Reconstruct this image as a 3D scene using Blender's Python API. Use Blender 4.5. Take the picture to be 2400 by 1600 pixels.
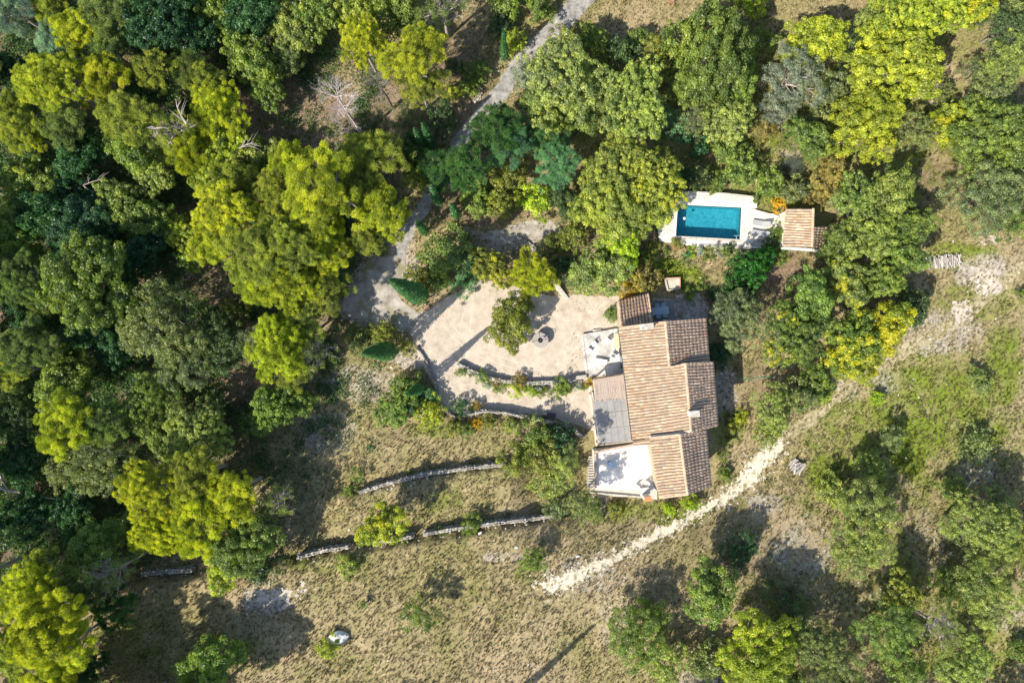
import bpy, math, random
import numpy as np
from mathutils import Vector, noise, Matrix
from mathutils.geometry import delaunay_2d_cdt

for o in list(bpy.data.objects): bpy.data.objects.remove(o)
scene = bpy.context.scene
C = scene.collection
R = math.radians
PI = math.pi

# ---------------------------------------------------------------- camera, sky, sun, exposure
CAMZ = 80.0
cam_data = bpy.data.cameras.new('camera')
cam_data.lens = 24; cam_data.sensor_width = 36
cam_data.clip_start = 0.5; cam_data.clip_end = 4000
cam = bpy.data.objects.new('camera', cam_data); C.objects.link(cam)
cam.location = (0, 0, CAMZ); cam.rotation_euler = (0, 0, 0)
scene.camera = cam

SUN_EL = 43.5
SD = Vector((-0.749, -0.663, math.tan(R(SUN_EL)))).normalized()     # towards the sun
world = bpy.data.worlds.new('World'); scene.world = world
world.use_nodes = True
wn = world.node_tree.nodes; wl = world.node_tree.links
bgn = wn['Background']
sky = wn.new('ShaderNodeTexSky'); sky.sky_type = 'NISHITA'
sky.sun_disc = False
sky.sun_elevation = R(SUN_EL); sky.sun_rotation = math.atan2(SD.x, SD.y)
wl.new(sky.outputs[0], bgn.inputs[0]); bgn.inputs[1].default_value = 0.13
sun_d = bpy.data.lights.new('sun', 'SUN'); sun_d.energy = 5.0; sun_d.angle = R(0.5)
sun_d.color = (1.0, 0.915, 0.77)
sun = bpy.data.objects.new('sun', sun_d); C.objects.link(sun)
sun.rotation_euler = SD.to_track_quat('Z', 'Y').to_euler()
sun.location = (0, 0, 60)
vs = scene.view_settings
vs.view_transform = 'Standard'; vs.look = 'None'; vs.exposure = 0.72; vs.gamma = 1.0
vs.use_curve_mapping = False

# ---------------------------------------------------------------- helpers
rng = np.random.default_rng(7)
random.seed(7)

def P(px, py, z=0.0):
    """world point at height z seen at pixel (px, py) of the 2400x1600 photograph"""
    k = (CAMZ - z) / CAMZ / 20.0
    return Vector(((px - 1200) * k, (800 - py) * k, z))

def sst(a, b, t):
    t = np.clip((t - a) / (b - a), 0, 1)
    return t * t * (3 - 2 * t)

WA = [(830, 1156), (900, 1136), (1000, 1112), (1100, 1098), (1190, 1090)]
WB = [(330, 1352), (450, 1340), (700, 1304), (800, 1282), (1000, 1252), (1150, 1228), (1300, 1211)]
def fline(L, x):
    return np.interp(x, [p[0] for p in L], [p[1] for p in L])
POOLQ = [(1589, 479), (1738.8, 486), (1734.7, 561), (1584, 552.6)]
def inpoly(px, py, poly):
    px = np.asarray(px, float); py = np.asarray(py, float)
    ins = np.zeros(px.shape, bool)
    n = len(poly)
    for i in range(n):
        x1, y1 = poly[i]; x2, y2 = poly[(i + 1) % n]
        if y1 == y2: continue
        c = ((y1 > py) != (y2 > py)) & (px < (x2 - x1) * (py - y1) / (y2 - y1) + x1)
        ins ^= c
    return ins
def terr(x, y):
    """height of the ground at world x, y (arrays or numbers)"""
    px = 1200 + 20 * np.asarray(x, float); py = 800 - 20 * np.asarray(y, float)
    ramp = sst(1100, 1400, py)
    fa = sst(760, 830, px) * (1 - sst(1200, 1260, px))
    fb = sst(260, 330, px) * (1 - sst(1310, 1380, px))
    a = 1.25 * (fa * sst(-3, 5, py - fline(WA, px)) + (1 - fa) * ramp)
    b = 1.35 * (fb * sst(-3, 5, py - fline(WB, px)) + (1 - fb) * ramp)
    w = 0.10 * np.sin(px * .021 + 1) * np.sin(py * .017 + 2) + 0.05 * np.sin(px * .057 + py * .031)
    far = 1 - np.clip(1.4 - np.hypot(px - 1350, py - 850) / 420.0, 0, 1)
    z = a + b + w * far
    return z

def smooth_noise(px, py, s, seed=0):
    """cheap vectorised value noise"""
    x = np.asarray(px) / s + seed * 17.3; y = np.asarray(py) / s + seed * 9.1
    xi = np.floor(x).astype(int); yi = np.floor(y).astype(int)
    fx = x - xi; fy = y - yi; fx = fx * fx * (3 - 2 * fx); fy = fy * fy * (3 - 2 * fy)
    def h(a, b):
        v = np.sin(a * 127.1 + b * 311.7 + seed) * 43758.5453
        return v - np.floor(v)
    return (h(xi, yi) * (1 - fx) + h(xi + 1, yi) * fx) * (1 - fy) + (h(xi, yi + 1) * (1 - fx) + h(xi + 1, yi + 1) * fx) * fy

# ---- object bookkeeping
def thing(name, label, cat, loc=(0, 0, 0), group=None, rz=0):
    o = bpy.data.objects.new(name, None); C.objects.link(o)
    o.location = loc; o.rotation_euler = (0, 0, rz)
    o.empty_display_size = .3
    o['label'] = label; o['category'] = cat
    if group: o['group'] = group
    return o
def tag(o, label, cat, group=None):
    o['label'] = label; o['category'] = cat
    if group: o['group'] = group
    return o
def link(name, me, parent=None, mat=None, kind=None, label=None, loc=None, rot=None, sc=None, color=None):
    o = bpy.data.objects.new(name, me); C.objects.link(o)
    if mat is not None and not me.materials: me.materials.append(mat)
    if parent is not None: o.parent = parent
    if kind: o['kind'] = kind
    if label: o['label'] = label
    if loc is not None: o.location = loc
    if rot is not None: o.rotation_euler = rot
    if sc is not None: o.scale = sc if hasattr(sc, '__len__') else (sc, sc, sc)
    if color is not None: o.color = color
    return o

class MB:
    """collects polygons, becomes one mesh"""
    def __init__(s): s.v = []; s.f = []; s.off = Vector((0, 0, 0))
    def add(s, verts, faces):
        n = len(s.v); s.v += [tuple(v) for v in verts]; s.f += [tuple(i + n for i in f) for f in faces]
    def box(s, c, size, rz=0, rx=0, ry=0):
        m = Matrix.Rotation(rz, 3, 'Z') @ Matrix.Rotation(ry, 3, 'Y') @ Matrix.Rotation(rx, 3, 'X')
        v = [Vector(c) + m @ Vector((sx * size[0] / 2, sy * size[1] / 2, sz * size[2] / 2)) for sx in (-1, 1) for sy in (-1, 1) for sz in (-1, 1)]
        s.add(v, [(0, 1, 3, 2), (4, 6, 7, 5), (0, 4, 5, 1), (2, 3, 7, 6), (0, 2, 6, 4), (1, 5, 7, 3)])
    def prism(s, pts, z0, z1):
        n = len(pts)
        ztop = z1 if hasattr(z1, '__len__') else [z1] * n
        a = 0
        for i in range(n):
            x1, y1 = pts[i][:2]; x2, y2 = pts[(i + 1) % n][:2]; a += x1 * y2 - x2 * y1
        v = [(p[0], p[1], z0) for p in pts] + [(p[0], p[1], ztop[i]) for i, p in enumerate(pts)]
        f = [tuple(range(n - 1, -1, -1)), tuple(range(n, 2 * n))] + [(i, (i + 1) % n, n + (i + 1) % n, n + i) for i in range(n)]
        if a < 0: f = [tuple(reversed(q)) for q in f]
        s.add(v, f)
    def tube(s, pts, rad, k=6, cap=True):
        pts = [Vector(p) for p in pts]; n = len(pts)
        rad = rad if hasattr(rad, '__len__') else [rad] * n
        base = len(s.v)
        up = Vector((0, 0, 1))
        for i, p in enumerate(pts):
            d = (pts[min(i + 1, n - 1)] - pts[max(i - 1, 0)])
            if d.length < 1e-6: d = Vector((0, 0, 1))
            d.normalize()
            a = d.cross(up if abs(d.z) < .9 else Vector((1, 0, 0))).normalized(); b = d.cross(a)
            for j in range(k):
                t = 2 * PI * j / k
                s.v.append(tuple(p + (a * math.cos(t) + b * math.sin(t)) * rad[i]))
        for i in range(n - 1):
            for j in range(k):
                s.f.append((base + i * k + j, base + (i + 1) * k + j, base + (i + 1) * k + (j + 1) % k, base + i * k + (j + 1) % k))
        if cap:
            s.f.append(tuple(base + j for j in range(k))); s.f.append(tuple(base + (n - 1) * k + k - 1 - j for j in range(k)))
    def lathe(s, prof, c=(0, 0, 0), k=20):
        base = len(s.v); n = len(prof)
        for r, z in prof:
            for j in range(k):
                t = 2 * PI * j / k
                s.v.append((c[0] + r * math.cos(t), c[1] + r * math.sin(t), c[2] + z))
        for i in range(n - 1):
            for j in range(k):
                s.f.append((base + i * k + j, base + i * k + (j + 1) % k, base + (i + 1) * k + (j + 1) % k, base + (i + 1) * k + j))
    def mesh(s, name='m', mat=None, smooth=False):
        me = bpy.data.meshes.new(name); me.from_pydata(s.v, [], s.f); me.update()
        if mat: me.materials.append(mat)
        if smooth: me.polygons.foreach_set('use_smooth', [True] * len(me.polygons))
        return me
    def build(s, name, mat, parent=None, smooth=False, **k):
        return link(name, s.mesh(name, mat, smooth), parent, **k)

def np_mesh(name, V, nper, mat, attrs=None, cols=None, smooth=False):
    """V: (n*nper,3) vertices; every nper consecutive vertices form a face"""
    V = np.ascontiguousarray(V, dtype=np.float32); nv = len(V); nf = nv // nper
    me = bpy.data.meshes.new(name)
    me.vertices.add(nv); me.vertices.foreach_set('co', V.ravel())
    me.loops.add(nv); me.loops.foreach_set('vertex_index', np.arange(nv, dtype=np.int32))
    me.polygons.add(nf); me.polygons.foreach_set('loop_start', np.arange(0, nv, nper, dtype=np.int32))
    me.update(calc_edges=True)
    for k, a in (attrs or {}).items():
        at = me.attributes.new(k, 'FLOAT', 'FACE'); at.data.foreach_set('value', np.ascontiguousarray(a, dtype=np.float32))
    for k, a in (cols or {}).items():
        at = me.attributes.new(k, 'FLOAT_COLOR', 'POINT')
        at.data.foreach_set('color', np.ascontiguousarray(np.c_[a, np.ones(len(a))], dtype=np.float32).ravel())
    me.materials.append(mat)
    return me

# ---------------------------------------------------------------- materials
def newmat(name):
    m = bpy.data.materials.new(name); m.use_nodes = True
    nt = m.node_tree; nt.nodes.clear()
    out = nt.nodes.new('ShaderNodeOutputMaterial')
    return m, nt, out
def N(nt, t, **k):
    n = nt.nodes.new(t)
    for a, b in k.items(): setattr(n, a, b)
    return n
def math_(nt, op, a, b=None, c=None, clamp=False):
    n = N(nt, 'ShaderNodeMath', operation=op, use_clamp=clamp)
    for i, v in enumerate((a, b, c)):
        if v is None: continue
        if isinstance(v, (int, float)): n.inputs[i].default_value = v
        else: nt.links.new(v, n.inputs[i])
    return n.outputs[0]
def mixc(nt, f, a, b, mode='MIX'):
    n = N(nt, 'ShaderNodeMix', data_type='RGBA', blend_type=mode)
    for i, v in ((0, f), (6, a), (7, b)):
        if isinstance(v, (int, float)): n.inputs[i].default_value = v
        elif isinstance(v, tuple): n.inputs[i].default_value = (*v[:3], 1)
        else: nt.links.new(v, n.inputs[i])
    return n.outputs[2]
def tex(nt, scale, detail=3, rough=.6, co=None, kind='noise', dist=0):
    if kind == 'noise':
        n = N(nt, 'ShaderNodeTexNoise'); n.inputs['Detail'].default_value = detail; n.inputs['Roughness'].default_value = rough
        n.inputs['Distortion'].default_value = dist
    else:
        n = N(nt, 'ShaderNodeTexVoronoi')
        if kind == 'edge': n.feature = 'DISTANCE_TO_EDGE'
    n.inputs['Scale'].default_value = scale
    if co is None:
        co = N(nt, 'ShaderNodeNewGeometry').outputs['Position']
    nt.links.new(co, n.inputs['Vector'])
    return n
def ramp(nt, fac, stops):
    r = N(nt, 'ShaderNodeValToRGB')
    el = r.color_ramp.elements
    while len(el) < len(stops): el.new(.5)
    for e, (p, c) in zip(el, stops):
        e.position = p; e.color = (*c[:3], 1) if hasattr(c, '__len__') else (c, c, c, 1)
    nt.links.new(fac, r.inputs[0])
    return r.outputs[0]
def surf(name, stops, scale=3, rough=.85, bump=.3, bscale=None, co='pos', detail=4, spec=.3, second=None, bdist=.02):
    """noise-coloured rough surface; stops = colour ramp"""
    m, nt, out = newmat(name)
    if co == 'pos': cc = None
    else: cc = N(nt, 'ShaderNodeTexCoord').outputs['Object']
    t = tex(nt, scale, detail, .65, cc)
    col = ramp(nt, t.outputs[0], stops)
    if second:
        t2 = tex(nt, second[0], 3, .6, cc)
        col = mixc(nt, ramp(nt, t2.outputs[0], [(second[2], 0), (second[3], 1)]), col, second[1])
    b = N(nt, 'ShaderNodeBsdfPrincipled'); b.inputs['Roughness'].default_value = rough
    b.inputs['Specular IOR Level'].default_value = spec
    nt.links.new(col, b.inputs['Base Color'])
    if bump:
        bt = tex(nt, bscale or scale * 6, 4, .7, cc)
        bn = N(nt, 'ShaderNodeBump'); bn.inputs['Strength'].default_value = bump; bn.inputs['Distance'].default_value = bdist
        nt.links.new(bt.outputs[0], bn.inputs['Height']); nt.links.new(bn.outputs[0], b.inputs['Normal'])
    nt.links.new(b.outputs[0], out.inputs[0])
    return m

def leaf_material(name, trans=.35, gloss=.06):
    """leaf colour comes from the plant's own colour; alpha of that colour = share of yellowed sprays"""
    m, nt, out = newmat(name)
    oi = N(nt, 'ShaderNodeObjectInfo')
    at = N(nt, 'ShaderNodeAttribute', attribute_name='tint')
    a2 = N(nt, 'ShaderNodeAttribute', attribute_name='patch')
    hs = N(nt, 'ShaderNodeHueSaturation')
    nt.links.new(oi.outputs['Color'], hs.inputs['Color'])
    v = math_(nt, 'MULTIPLY_ADD', at.outputs['Fac'], .75, .62); nt.links.new(v, hs.inputs['Value'])
    h = math_(nt, 'MULTIPLY_ADD', at.outputs['Fac'], -.045, .5225); nt.links.new(h, hs.inputs['Hue'])
    hs.inputs['Saturation'].default_value = 1.0
    # older, greyer sprays mixed among the fresh ones
    old = mixc(nt, 1.0, hs.outputs[0], (.64, .66, .9), 'MULTIPLY')
    of = ramp(nt, a2.outputs['Fac'], [(.30, 1), (.62, 0)])
    fresh = mixc(nt, math_(nt, 'MULTIPLY', of, .85), hs.outputs[0], old)
    # yellowed part
    thr = math_(nt, 'SUBTRACT', 1.0, oi.outputs['Alpha'])
    yf = math_(nt, 'MULTIPLY', math_(nt, 'SUBTRACT', a2.outputs['Fac'], thr), 5.0, clamp=True)
    yel = mixc(nt, at.outputs['Fac'], (.50, .42, .02), (.52, .52, .03))
    col = mixc(nt, yf, fresh, yel)
    d = N(nt, 'ShaderNodeBsdfDiffuse'); nt.links.new(col, d.inputs[0])
    t = N(nt, 'ShaderNodeBsdfTranslucent')
    tc = mixc(nt, .5, col, (1.0, 1.0, .3), 'MULTIPLY'); nt.links.new(mixc(nt, 1.0, tc, (1.5, 1.6, 1.1), 'MULTIPLY'), t.inputs[0])
    mx = N(nt, 'ShaderNodeMixShader'); mx.inputs[0].default_value = trans
    nt.links.new(d.outputs[0], mx.inputs[1]); nt.links.new(t.outputs[0], mx.inputs[2])
    g = N(nt, 'ShaderNodeBsdfGlossy'); g.inputs['Roughness'].default_value = .45
    g.inputs[0].default_value = (.9, .95, 1, 1)
    m2 = N(nt, 'ShaderNodeMixShader'); m2.inputs[0].default_value = gloss
    nt.links.new(mx.outputs[0], m2.inputs[1]); nt.links.new(g.outputs[0], m2.inputs[2])
    nt.links.new(m2.outputs[0], out.inputs[0])
    return m

M = {}
M['leaf'] = leaf_material('leaf', .42, .03)
M['needle'] = leaf_material('needle', .46, .01)
M['bark'] = surf('bark', [(.3, (.12, .10, .085)), (.7, (.28, .25, .22))], 6, .9, .5)
M['bark_pale'] = surf('bark_pale', [(.3, (.26, .22, .2)), (.7, (.52, .46, .42))], 5, .9, .3)
M['stone'] = surf('stone', [(.3, (.26, .24, .21)), (.55, (.44, .41, .36)), (.8, (.6, .57, .5))], 2.3, .9, .5, 14)
M['plaster'] = surf('plaster', [(.3, (.55, .5, .42)), (.7, (.7, .65, .57))], 1.2, .9, .2, 20)
M['housewall'] = surf('housewall', [(.3, (.33, .27, .19)), (.6, (.46, .39, .29)), (.8, (.52, .46, .36))], 3, .9, .6, 9, bdist=.05)
M['white'] = surf('white', [(.3, (.78, .78, .77)), (.7, (.84, .84, .83))], 4, .5, 0)
M['dark'] = surf('dark', [(.3, (.02, .02, .025)), (.7, (.05, .05, .05))], 4, .6, 0)
M['iron'] = surf('iron', [(.3, (.04, .04, .045)), (.7, (.08, .08, .08))], 12, .5, 0)
M['terracotta'] = surf('terracotta', [(.3, (.40, .14, .06)), (.7, (.55, .24, .11))], 5, .8, .2)
M['wood'] = surf('wood', [(.3, (.30, .23, .16)), (.7, (.45, .38, .3))], 6, .8, .3)
# ---------------------------------------------------------------- the ground
def blobs(px, py, L):
    w = np.zeros(np.shape(px))
    for cx, cy, rx, ry, s in L:
        d = np.hypot((px - cx) / rx, (py - cy) / ry)
        w = np.maximum(w, s * (1 - sst(.55, 1.25, d)))
    return w
LITTER = [(300, 500, 620, 700, 1), (100, 1100, 300, 400, 1), (700, 280, 200, 130, 1), (560, 880, 140, 90, 1),
          (1000, 210, 190, 150, .75), (1120, 480, 150, 60, .9), (1270, 560, 160, 45, .9), (1480, 330, 350, 90, .5),
          (1060, 100, 100, 90, .7), (1840, 640, 60, 80, 1), (1640, 720, 60, 60, .9), (1640, 375, 70, 45, .9),
          (1990, 330, 90, 60, .7), (2140, 410, 140, 70, .8), (2200, 230, 60, 60, .6), (1760, 900, 60, 70, .6),
          (1100, 590, 60, 40, .6), (900, 1030, 60, 30, .5), (1700, 1230, 130, 90, .45), (1850, 1330, 140, 130, .55),
          (2000, 1450, 260, 160, .5), (1560, 1400, 130, 110, .35), (1300, 710, 60, 40, .5), (1790, 340, 80, 40, .6)]
GREEN = [(2150, 1000, 330, 230, .5), (1950, 1300, 350, 250, .4), (1800, 300, 600, 260, .55), (2200, 1450, 250, 150, .5), (1560, 625, 50, 25, 1), (1600, 650, 60, 35, .8), (2190, 960, 170, 130, .7), (2130, 1060, 60, 70, 1), (2160, 900, 160, 60, .7), (2300, 700, 120, 60, .6),
         (2240, 600, 110, 40, .7), (2350, 860, 60, 120, .7), (1260, 20, 110, 60, .4), (1750, 60, 100, 60, .35), (900, 1010, 260, 60, .2),
         (1930, 1110, 50, 60, .8), (2020, 1000, 130, 90, .6), (1700, 1000, 60, 60, .6), (1500, 1200, 200, 30, .6), (2310, 1010, 70, 110, .6),
         (1000, 1170, 140, 40, .35), (1020, 1010, 60, 25, .6), (700, 1520, 240, 60, .3), (760, 1300, 120, 30, .4), (2170, 90, 200, 70, .4),
         (2250, 1180, 60, 80, .5), (2360, 1480, 60, 60, .7), (1250, 1330, 60, 40, .4), (330, 1480, 110, 90, .35), (2030, 1560, 300, 60, .3)]
STONY = [(850, 900, 110, 50, .6), (760, 1010, 90, 60, .55), (960, 830, 60, 40, .8), (1870, 1270, 90, 80, .55), (2160, 1270, 50, 90, .45), (1960, 1380, 100, 50, .3),
         (2350, 1430, 60, 70, .5), (1790, 1180, 50, 40, .6), (1630, 725, 35, 40, .8), (2010, 890, 130, 60, .5), (2200, 780, 120, 60, .6), (2310, 640, 80, 50, .8),
         (1700, 930, 35, 90, .6), (640, 1390, 70, 35, .8), (1180, 1290, 60, 15, .6), (1440, 1440, 60, 80, .5), (1360, 1330, 130, 60, .45), (1230, 560, 120, 30, .6),
         (1620, 1560, 60, 40, .6), (2290, 1100, 60, 50, .5), (2180, 210, 40, 50, .5), (1410, 1140, 40, 90, .6), (940, 560, 40, 60, .7), (960, 640, 30, 60, .8), (400, 640, 60, 60, .6),
         (340, 900, 80, 50, .6), (1140, 580, 70, 25, .6), (1850, 360, 40, 15, .6)]
def zones(px, py):
    l = blobs(px, py, LITTER); g = blobs(px, py, GREEN); s = blobs(px, py, STONY)
    outside = sst(0, 200, -px) ; l = np.maximum(l, outside)
    return l, g, s

def ground_material():
    m, nt, out = newmat('dry_ground')
    z = N(nt, 'ShaderNodeAttribute', attribute_name='zone')
    sp = N(nt, 'ShaderNodeSeparateColor'); nt.links.new(z.outputs['Color'], sp.inputs[0])
    fine = tex(nt, 3.4, 6, .78, dist=.3); mid = tex(nt, .45, 4, .6); big = tex(nt, .09, 3, .5); vf = tex(nt, 9, 3, .7)
    dry = ramp(nt, fine.outputs[0], [(.33, (.085, .075, .03)), (.45, (.21, .18, .085)), (.55, (.365, .295, .16)), (.70, (.52, .42, .27))])
    dry = mixc(nt, ramp(nt, mid.outputs[0], [(.34, 0), (.6, .75)]), dry, ramp(nt, fine.outputs[0], [(.3, (.07, .08, .02)), (.6, (.22, .21, .08)), (.75, (.34, .30, .16))]))
    dry = mixc(nt, ramp(nt, big.outputs[0], [(.4, 0), (.65, .45)]), dry, (.40, .30, .22))
    lit = ramp(nt, fine.outputs[0], [(.3, (.085, .06, .045)), (.5, (.21, .15, .11)), (.7, (.38, .28, .21))])
    lit = mixc(nt, ramp(nt, mid.outputs[0], [(.45, 0), (.62, .7)]), lit, ramp(nt, fine.outputs[0], [(.3, (.05, .06, .02)), (.65, (.16, .15, .06))]))
    grn = ramp(nt, fine.outputs[0], [(.3, (.05, .085, .012)), (.5, (.14, .19, .022)), (.7, (.27, .31, .05))])
    sto = ramp(nt, fine.outputs[0], [(.32, (.17, .15, .12)), (.5, (.34, .3, .26)), (.66, (.52, .48, .42))])
    def wf(ch, k=1.0):
        a = math_(nt, 'MULTIPLY_ADD', mid.outputs[0], 1.4, -.7)
        b = math_(nt, 'MULTIPLY_ADD', fine.outputs[0], 1.2, -.6)
        s = math_(nt, 'ADD', math_(nt, 'ADD', a, b), ch)
        return math_(nt, 'MULTIPLY', math_(nt, 'SUBTRACT', s, .3), 1.9 * k, clamp=True)
    def gate(ch, k=1.0):
        return math_(nt, 'MULTIPLY', wf(ch, k), math_(nt, 'MULTIPLY', ch, 4, clamp=True))
    col = mixc(nt, gate(sp.outputs[0]), dry, lit)
    col = mixc(nt, gate(sp.outputs[1]), col, grn)
    col = mixc(nt, gate(sp.outputs[2]), col, sto)
    b = N(nt, 'ShaderNodeBsdfPrincipled'); b.inputs['Roughness'].default_value = .95; b.inputs['Specular IOR Level'].default_value = .1
    nt.links.new(col, b.inputs['Base Color'])
    bn = N(nt, 'ShaderNodeBump'); bn.inputs['Strength'].default_value = .8; bn.inputs['Distance'].default_value = .05
    hsum = math_(nt, 'ADD', fine.outputs[0], math_(nt, 'MULTIPLY', vf.outputs[0], .4))
    nt.links.new(hsum, bn.inputs['Height']); nt.links.new(bn.outputs[0], b.inputs['Normal'])
    nt.links.new(b.outputs[0], out.inputs[0])
    return m

core_x = np.arange(-76, 76.01, .4); core_y = np.arange(-54, 54.01, .4)
ext = np.array([2, 6, 14, 30, 60, 120, 300, 800, 1800.])
gx = np.r_[-76 - ext[::-1], core_x, 76 + ext]; gy = np.r_[-54 - ext[::-1], core_y, 54 + ext]
X, Y = np.meshgrid(gx, gy)
Z = terr(X, Y)
PXg = 1200 + 20 * X; PYg = 800 - 20 * Y
hole = inpoly(PXg, PYg, [(1578, 468), (1748, 474), (1744, 570), (1574, 562)])
Z[hole] = -2.2
fld = smooth_noise(PXg, PYg, 14, 1) * .03 + smooth_noise(PXg, PYg, 45, 2) * .1 - .08
COURT = [(960, 775), (985, 735), (1060, 690), (1130, 655), (1240, 680), (1290, 695), (1340, 690), (1450, 695), (1455, 770), (1366, 785), (1378, 885), (1420, 1040), (1390, 1010),
         (1330, 988), (1250, 972), (1180, 964), (1110, 962), (1050, 972), (1030, 950), (1015, 900), (995, 860), (972, 815)]
flat = inpoly(PXg, PYg, COURT) | hole | (np.abs(PXg - 1530) < 180) & (np.abs(PYg - 930) < 250) | (np.abs(PXg - 1740) < 220) & (np.abs(PYg - 510) < 80)
Z = Z + np.where(flat, 0, fld)
nyv, nxv = X.shape
V = np.c_[X.ravel(), Y.ravel(), Z.ravel()].astype(np.float32)
idx = np.arange(nyv * nxv).reshape(nyv, nxv)
F = np.c_[idx[:-1, :-1].ravel(), idx[:-1, 1:].ravel(), idx[1:, 1:].ravel(), idx[1:, :-1].ravel()]
me = bpy.data.meshes.new('ground')
me.vertices.add(len(V)); me.vertices.foreach_set('co', V.ravel())
me.loops.add(F.size); me.loops.foreach_set('vertex_index', F.ravel().astype(np.int32))
me.polygons.add(len(F)); me.polygons.foreach_set('loop_start', np.arange(0, F.size, 4, dtype=np.int32))
me.update(calc_edges=True); me.polygons.foreach_set('use_smooth', [True] * len(F))
l, g, s = zones(PXg.ravel(), PYg.ravel())
at = me.attributes.new('zone', 'FLOAT_COLOR', 'POINT')
at.data.foreach_set('color', np.c_[l, g, s, np.ones(len(l))].astype(np.float32).ravel())
M['ground'] = ground_material()
link('ground', me, None, M['ground'], 'structure')
print('ground', len(F))

def ground_z(x, y):
    """height of the built ground (bilinear on the grid)"""
    x = np.asarray(x, float); y = np.asarray(y, float)
    i = np.clip(np.searchsorted(gx, x) - 1, 0, len(gx) - 2); j = np.clip(np.searchsorted(gy, y) - 1, 0, len(gy) - 2)
    fx = (x - gx[i]) / (gx[i + 1] - gx[i]); fy = (y - gy[j]) / (gy[j + 1] - gy[j])
    return (Z[j, i] * (1 - fx) + Z[j, i + 1] * fx) * (1 - fy) + (Z[j + 1, i] * (1 - fx) + Z[j + 1, i + 1] * fx) * fy
def G(px, py):
    """ground point under a pixel"""
    p = P(px, py, 0); z = float(ground_z(p.x, p.y)); p = P(px, py, z); return p

def resample(poly, step, amp, seed=0, closed=True):
    pts = []
    n = len(poly)
    for i in range(n if closed else n - 1):
        a = Vector(poly[i]); b = Vector(poly[(i + 1) % n]); k = max(1, int((b - a).length / step))
        for j in range(k):
            q = a.lerp(b, j / k); pts.append(q)
    out = []
    m_ = len(pts)
    for i, q in enumerate(pts):
        a = pts[(i - 1) % m_]; b = pts[(i + 1) % m_]
        q2 = (a + b + q * 2) / 4
        d = (b - a); nrm = Vector((-d.y, d.x)).normalized() if d.length > 0 else Vector((0, 0))
        v = noise.noise(Vector((q.x * .07 + seed * 5, q.y * .07, seed))) + .7 * noise.noise(Vector((q.x * .25, q.y * .25, seed + 9)))
        out.append(q2 + nrm * v * amp)
    return out
def sheet(name, poly, mat, dz=.025, amp=3, step=5, seed=0, inner=9, kind='structure', parent=None, islands=None):
    """a thin sheet lying on the ground; poly in photo pixels"""
    b = resample(poly, step, amp, seed)
    bp = [(p.x, p.y) for p in b]
    xs = [p[0] for p in bp]; ys = [p[1] for p in bp]
    I, J = np.meshgrid(np.arange(min(xs), max(xs), inner), np.arange(min(ys), max(ys), inner))
    ok = inpoly(I, J, bp)
    pts = [Vector(p) for p in bp] + [Vector((a, c)) for a, c in zip(I[ok], J[ok])]
    faces = [list(range(len(bp)))]
    pols = [(pts, faces)]
    vs_, fs_ = [], []
    r = delaunay_2d_cdt(pts, [], faces, 1, 1e-5)
    vs_ = [tuple(v) for v in r[0]]; fs_ = [tuple(f) for f in r[2]]
    for (cx, cy, rr, sd) in (islands or []):
        k = 11; n0 = len(vs_)
        for t in range(k):
            a = 2 * PI * t / k; q = rr * random.uniform(.35, 1.15)
            vs_.append((cx + q * math.cos(a) * 1.2, cy + q * math.sin(a)))
        fs_.append(tuple(range(n0, n0 + k)))
    A = np.array(vs_); wx = (A[:, 0] - 1200) / 20; wy = (800 - A[:, 1]) / 20
    wz = ground_z(wx, wy)
    k = (80 - wz) / 80
    wz = ground_z(wx * k, wy * k) + dz
    me = bpy.data.meshes.new(name); me.from_pydata(np.c_[wx * k, wy * k, wz].tolist(), [], fs_)
    me.update()
    flip = [p.index for p in me.polygons if p.normal.z < 0]
    if flip:
        import bmesh
        bm = bmesh.new(); bm.from_mesh(me); bm.faces.ensure_lookup_table()
        for i in flip: bm.faces[i].normal_flip()
        bm.to_mesh(me); bm.free()
    return link(name, me, parent, mat, kind)

M['asphalt'] = surf('worn_asphalt', [(.3, (.12, .115, .11)), (.48, (.26, .25, .24)), (.6, (.36, .345, .33)), (.75, (.5, .48, .45))], 1.3, .95, .8, 12, detail=7, bdist=.04)
M['gravel'] = surf('gravel', [(.28, (.31, .26, .20)), (.5, (.455, .39, .32)), (.72, (.555, .49, .415))], .9, .95, .5, 16, detail=10, second=(.3, (.41, .35, .285), .5, .8))
M['yard'] = surf('old_yard', [(.3, (.16, .14, .115)), (.46, (.29, .265, .23)), (.6, (.40, .37, .33)), (.75, (.50, .46, .41))], .8, .95, .8, 10, detail=8, bdist=.04, second=(.5, (.23, .21, .10), .52, .68))
M['lime'] = surf('limestone_track', [(.3, (.38, .33, .23)), (.45, (.56, .505, .395)), (.7, (.68, .62, .51))], 2.2, .95, .8, 12, detail=7, bdist=.04, second=(1.6, (.30, .26, .15), .53, .66))
M['faint'] = surf('faint_track', [(.3, (.14, .125, .05)), (.45, (.28, .24, .13)), (.55, (.38, .33, .22)), (.7, (.52, .46, .35))], 2.6, .95, .8, 12, detail=8, bdist=.05, second=(.7, (.22, .20, .08), .52, .66))

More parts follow.
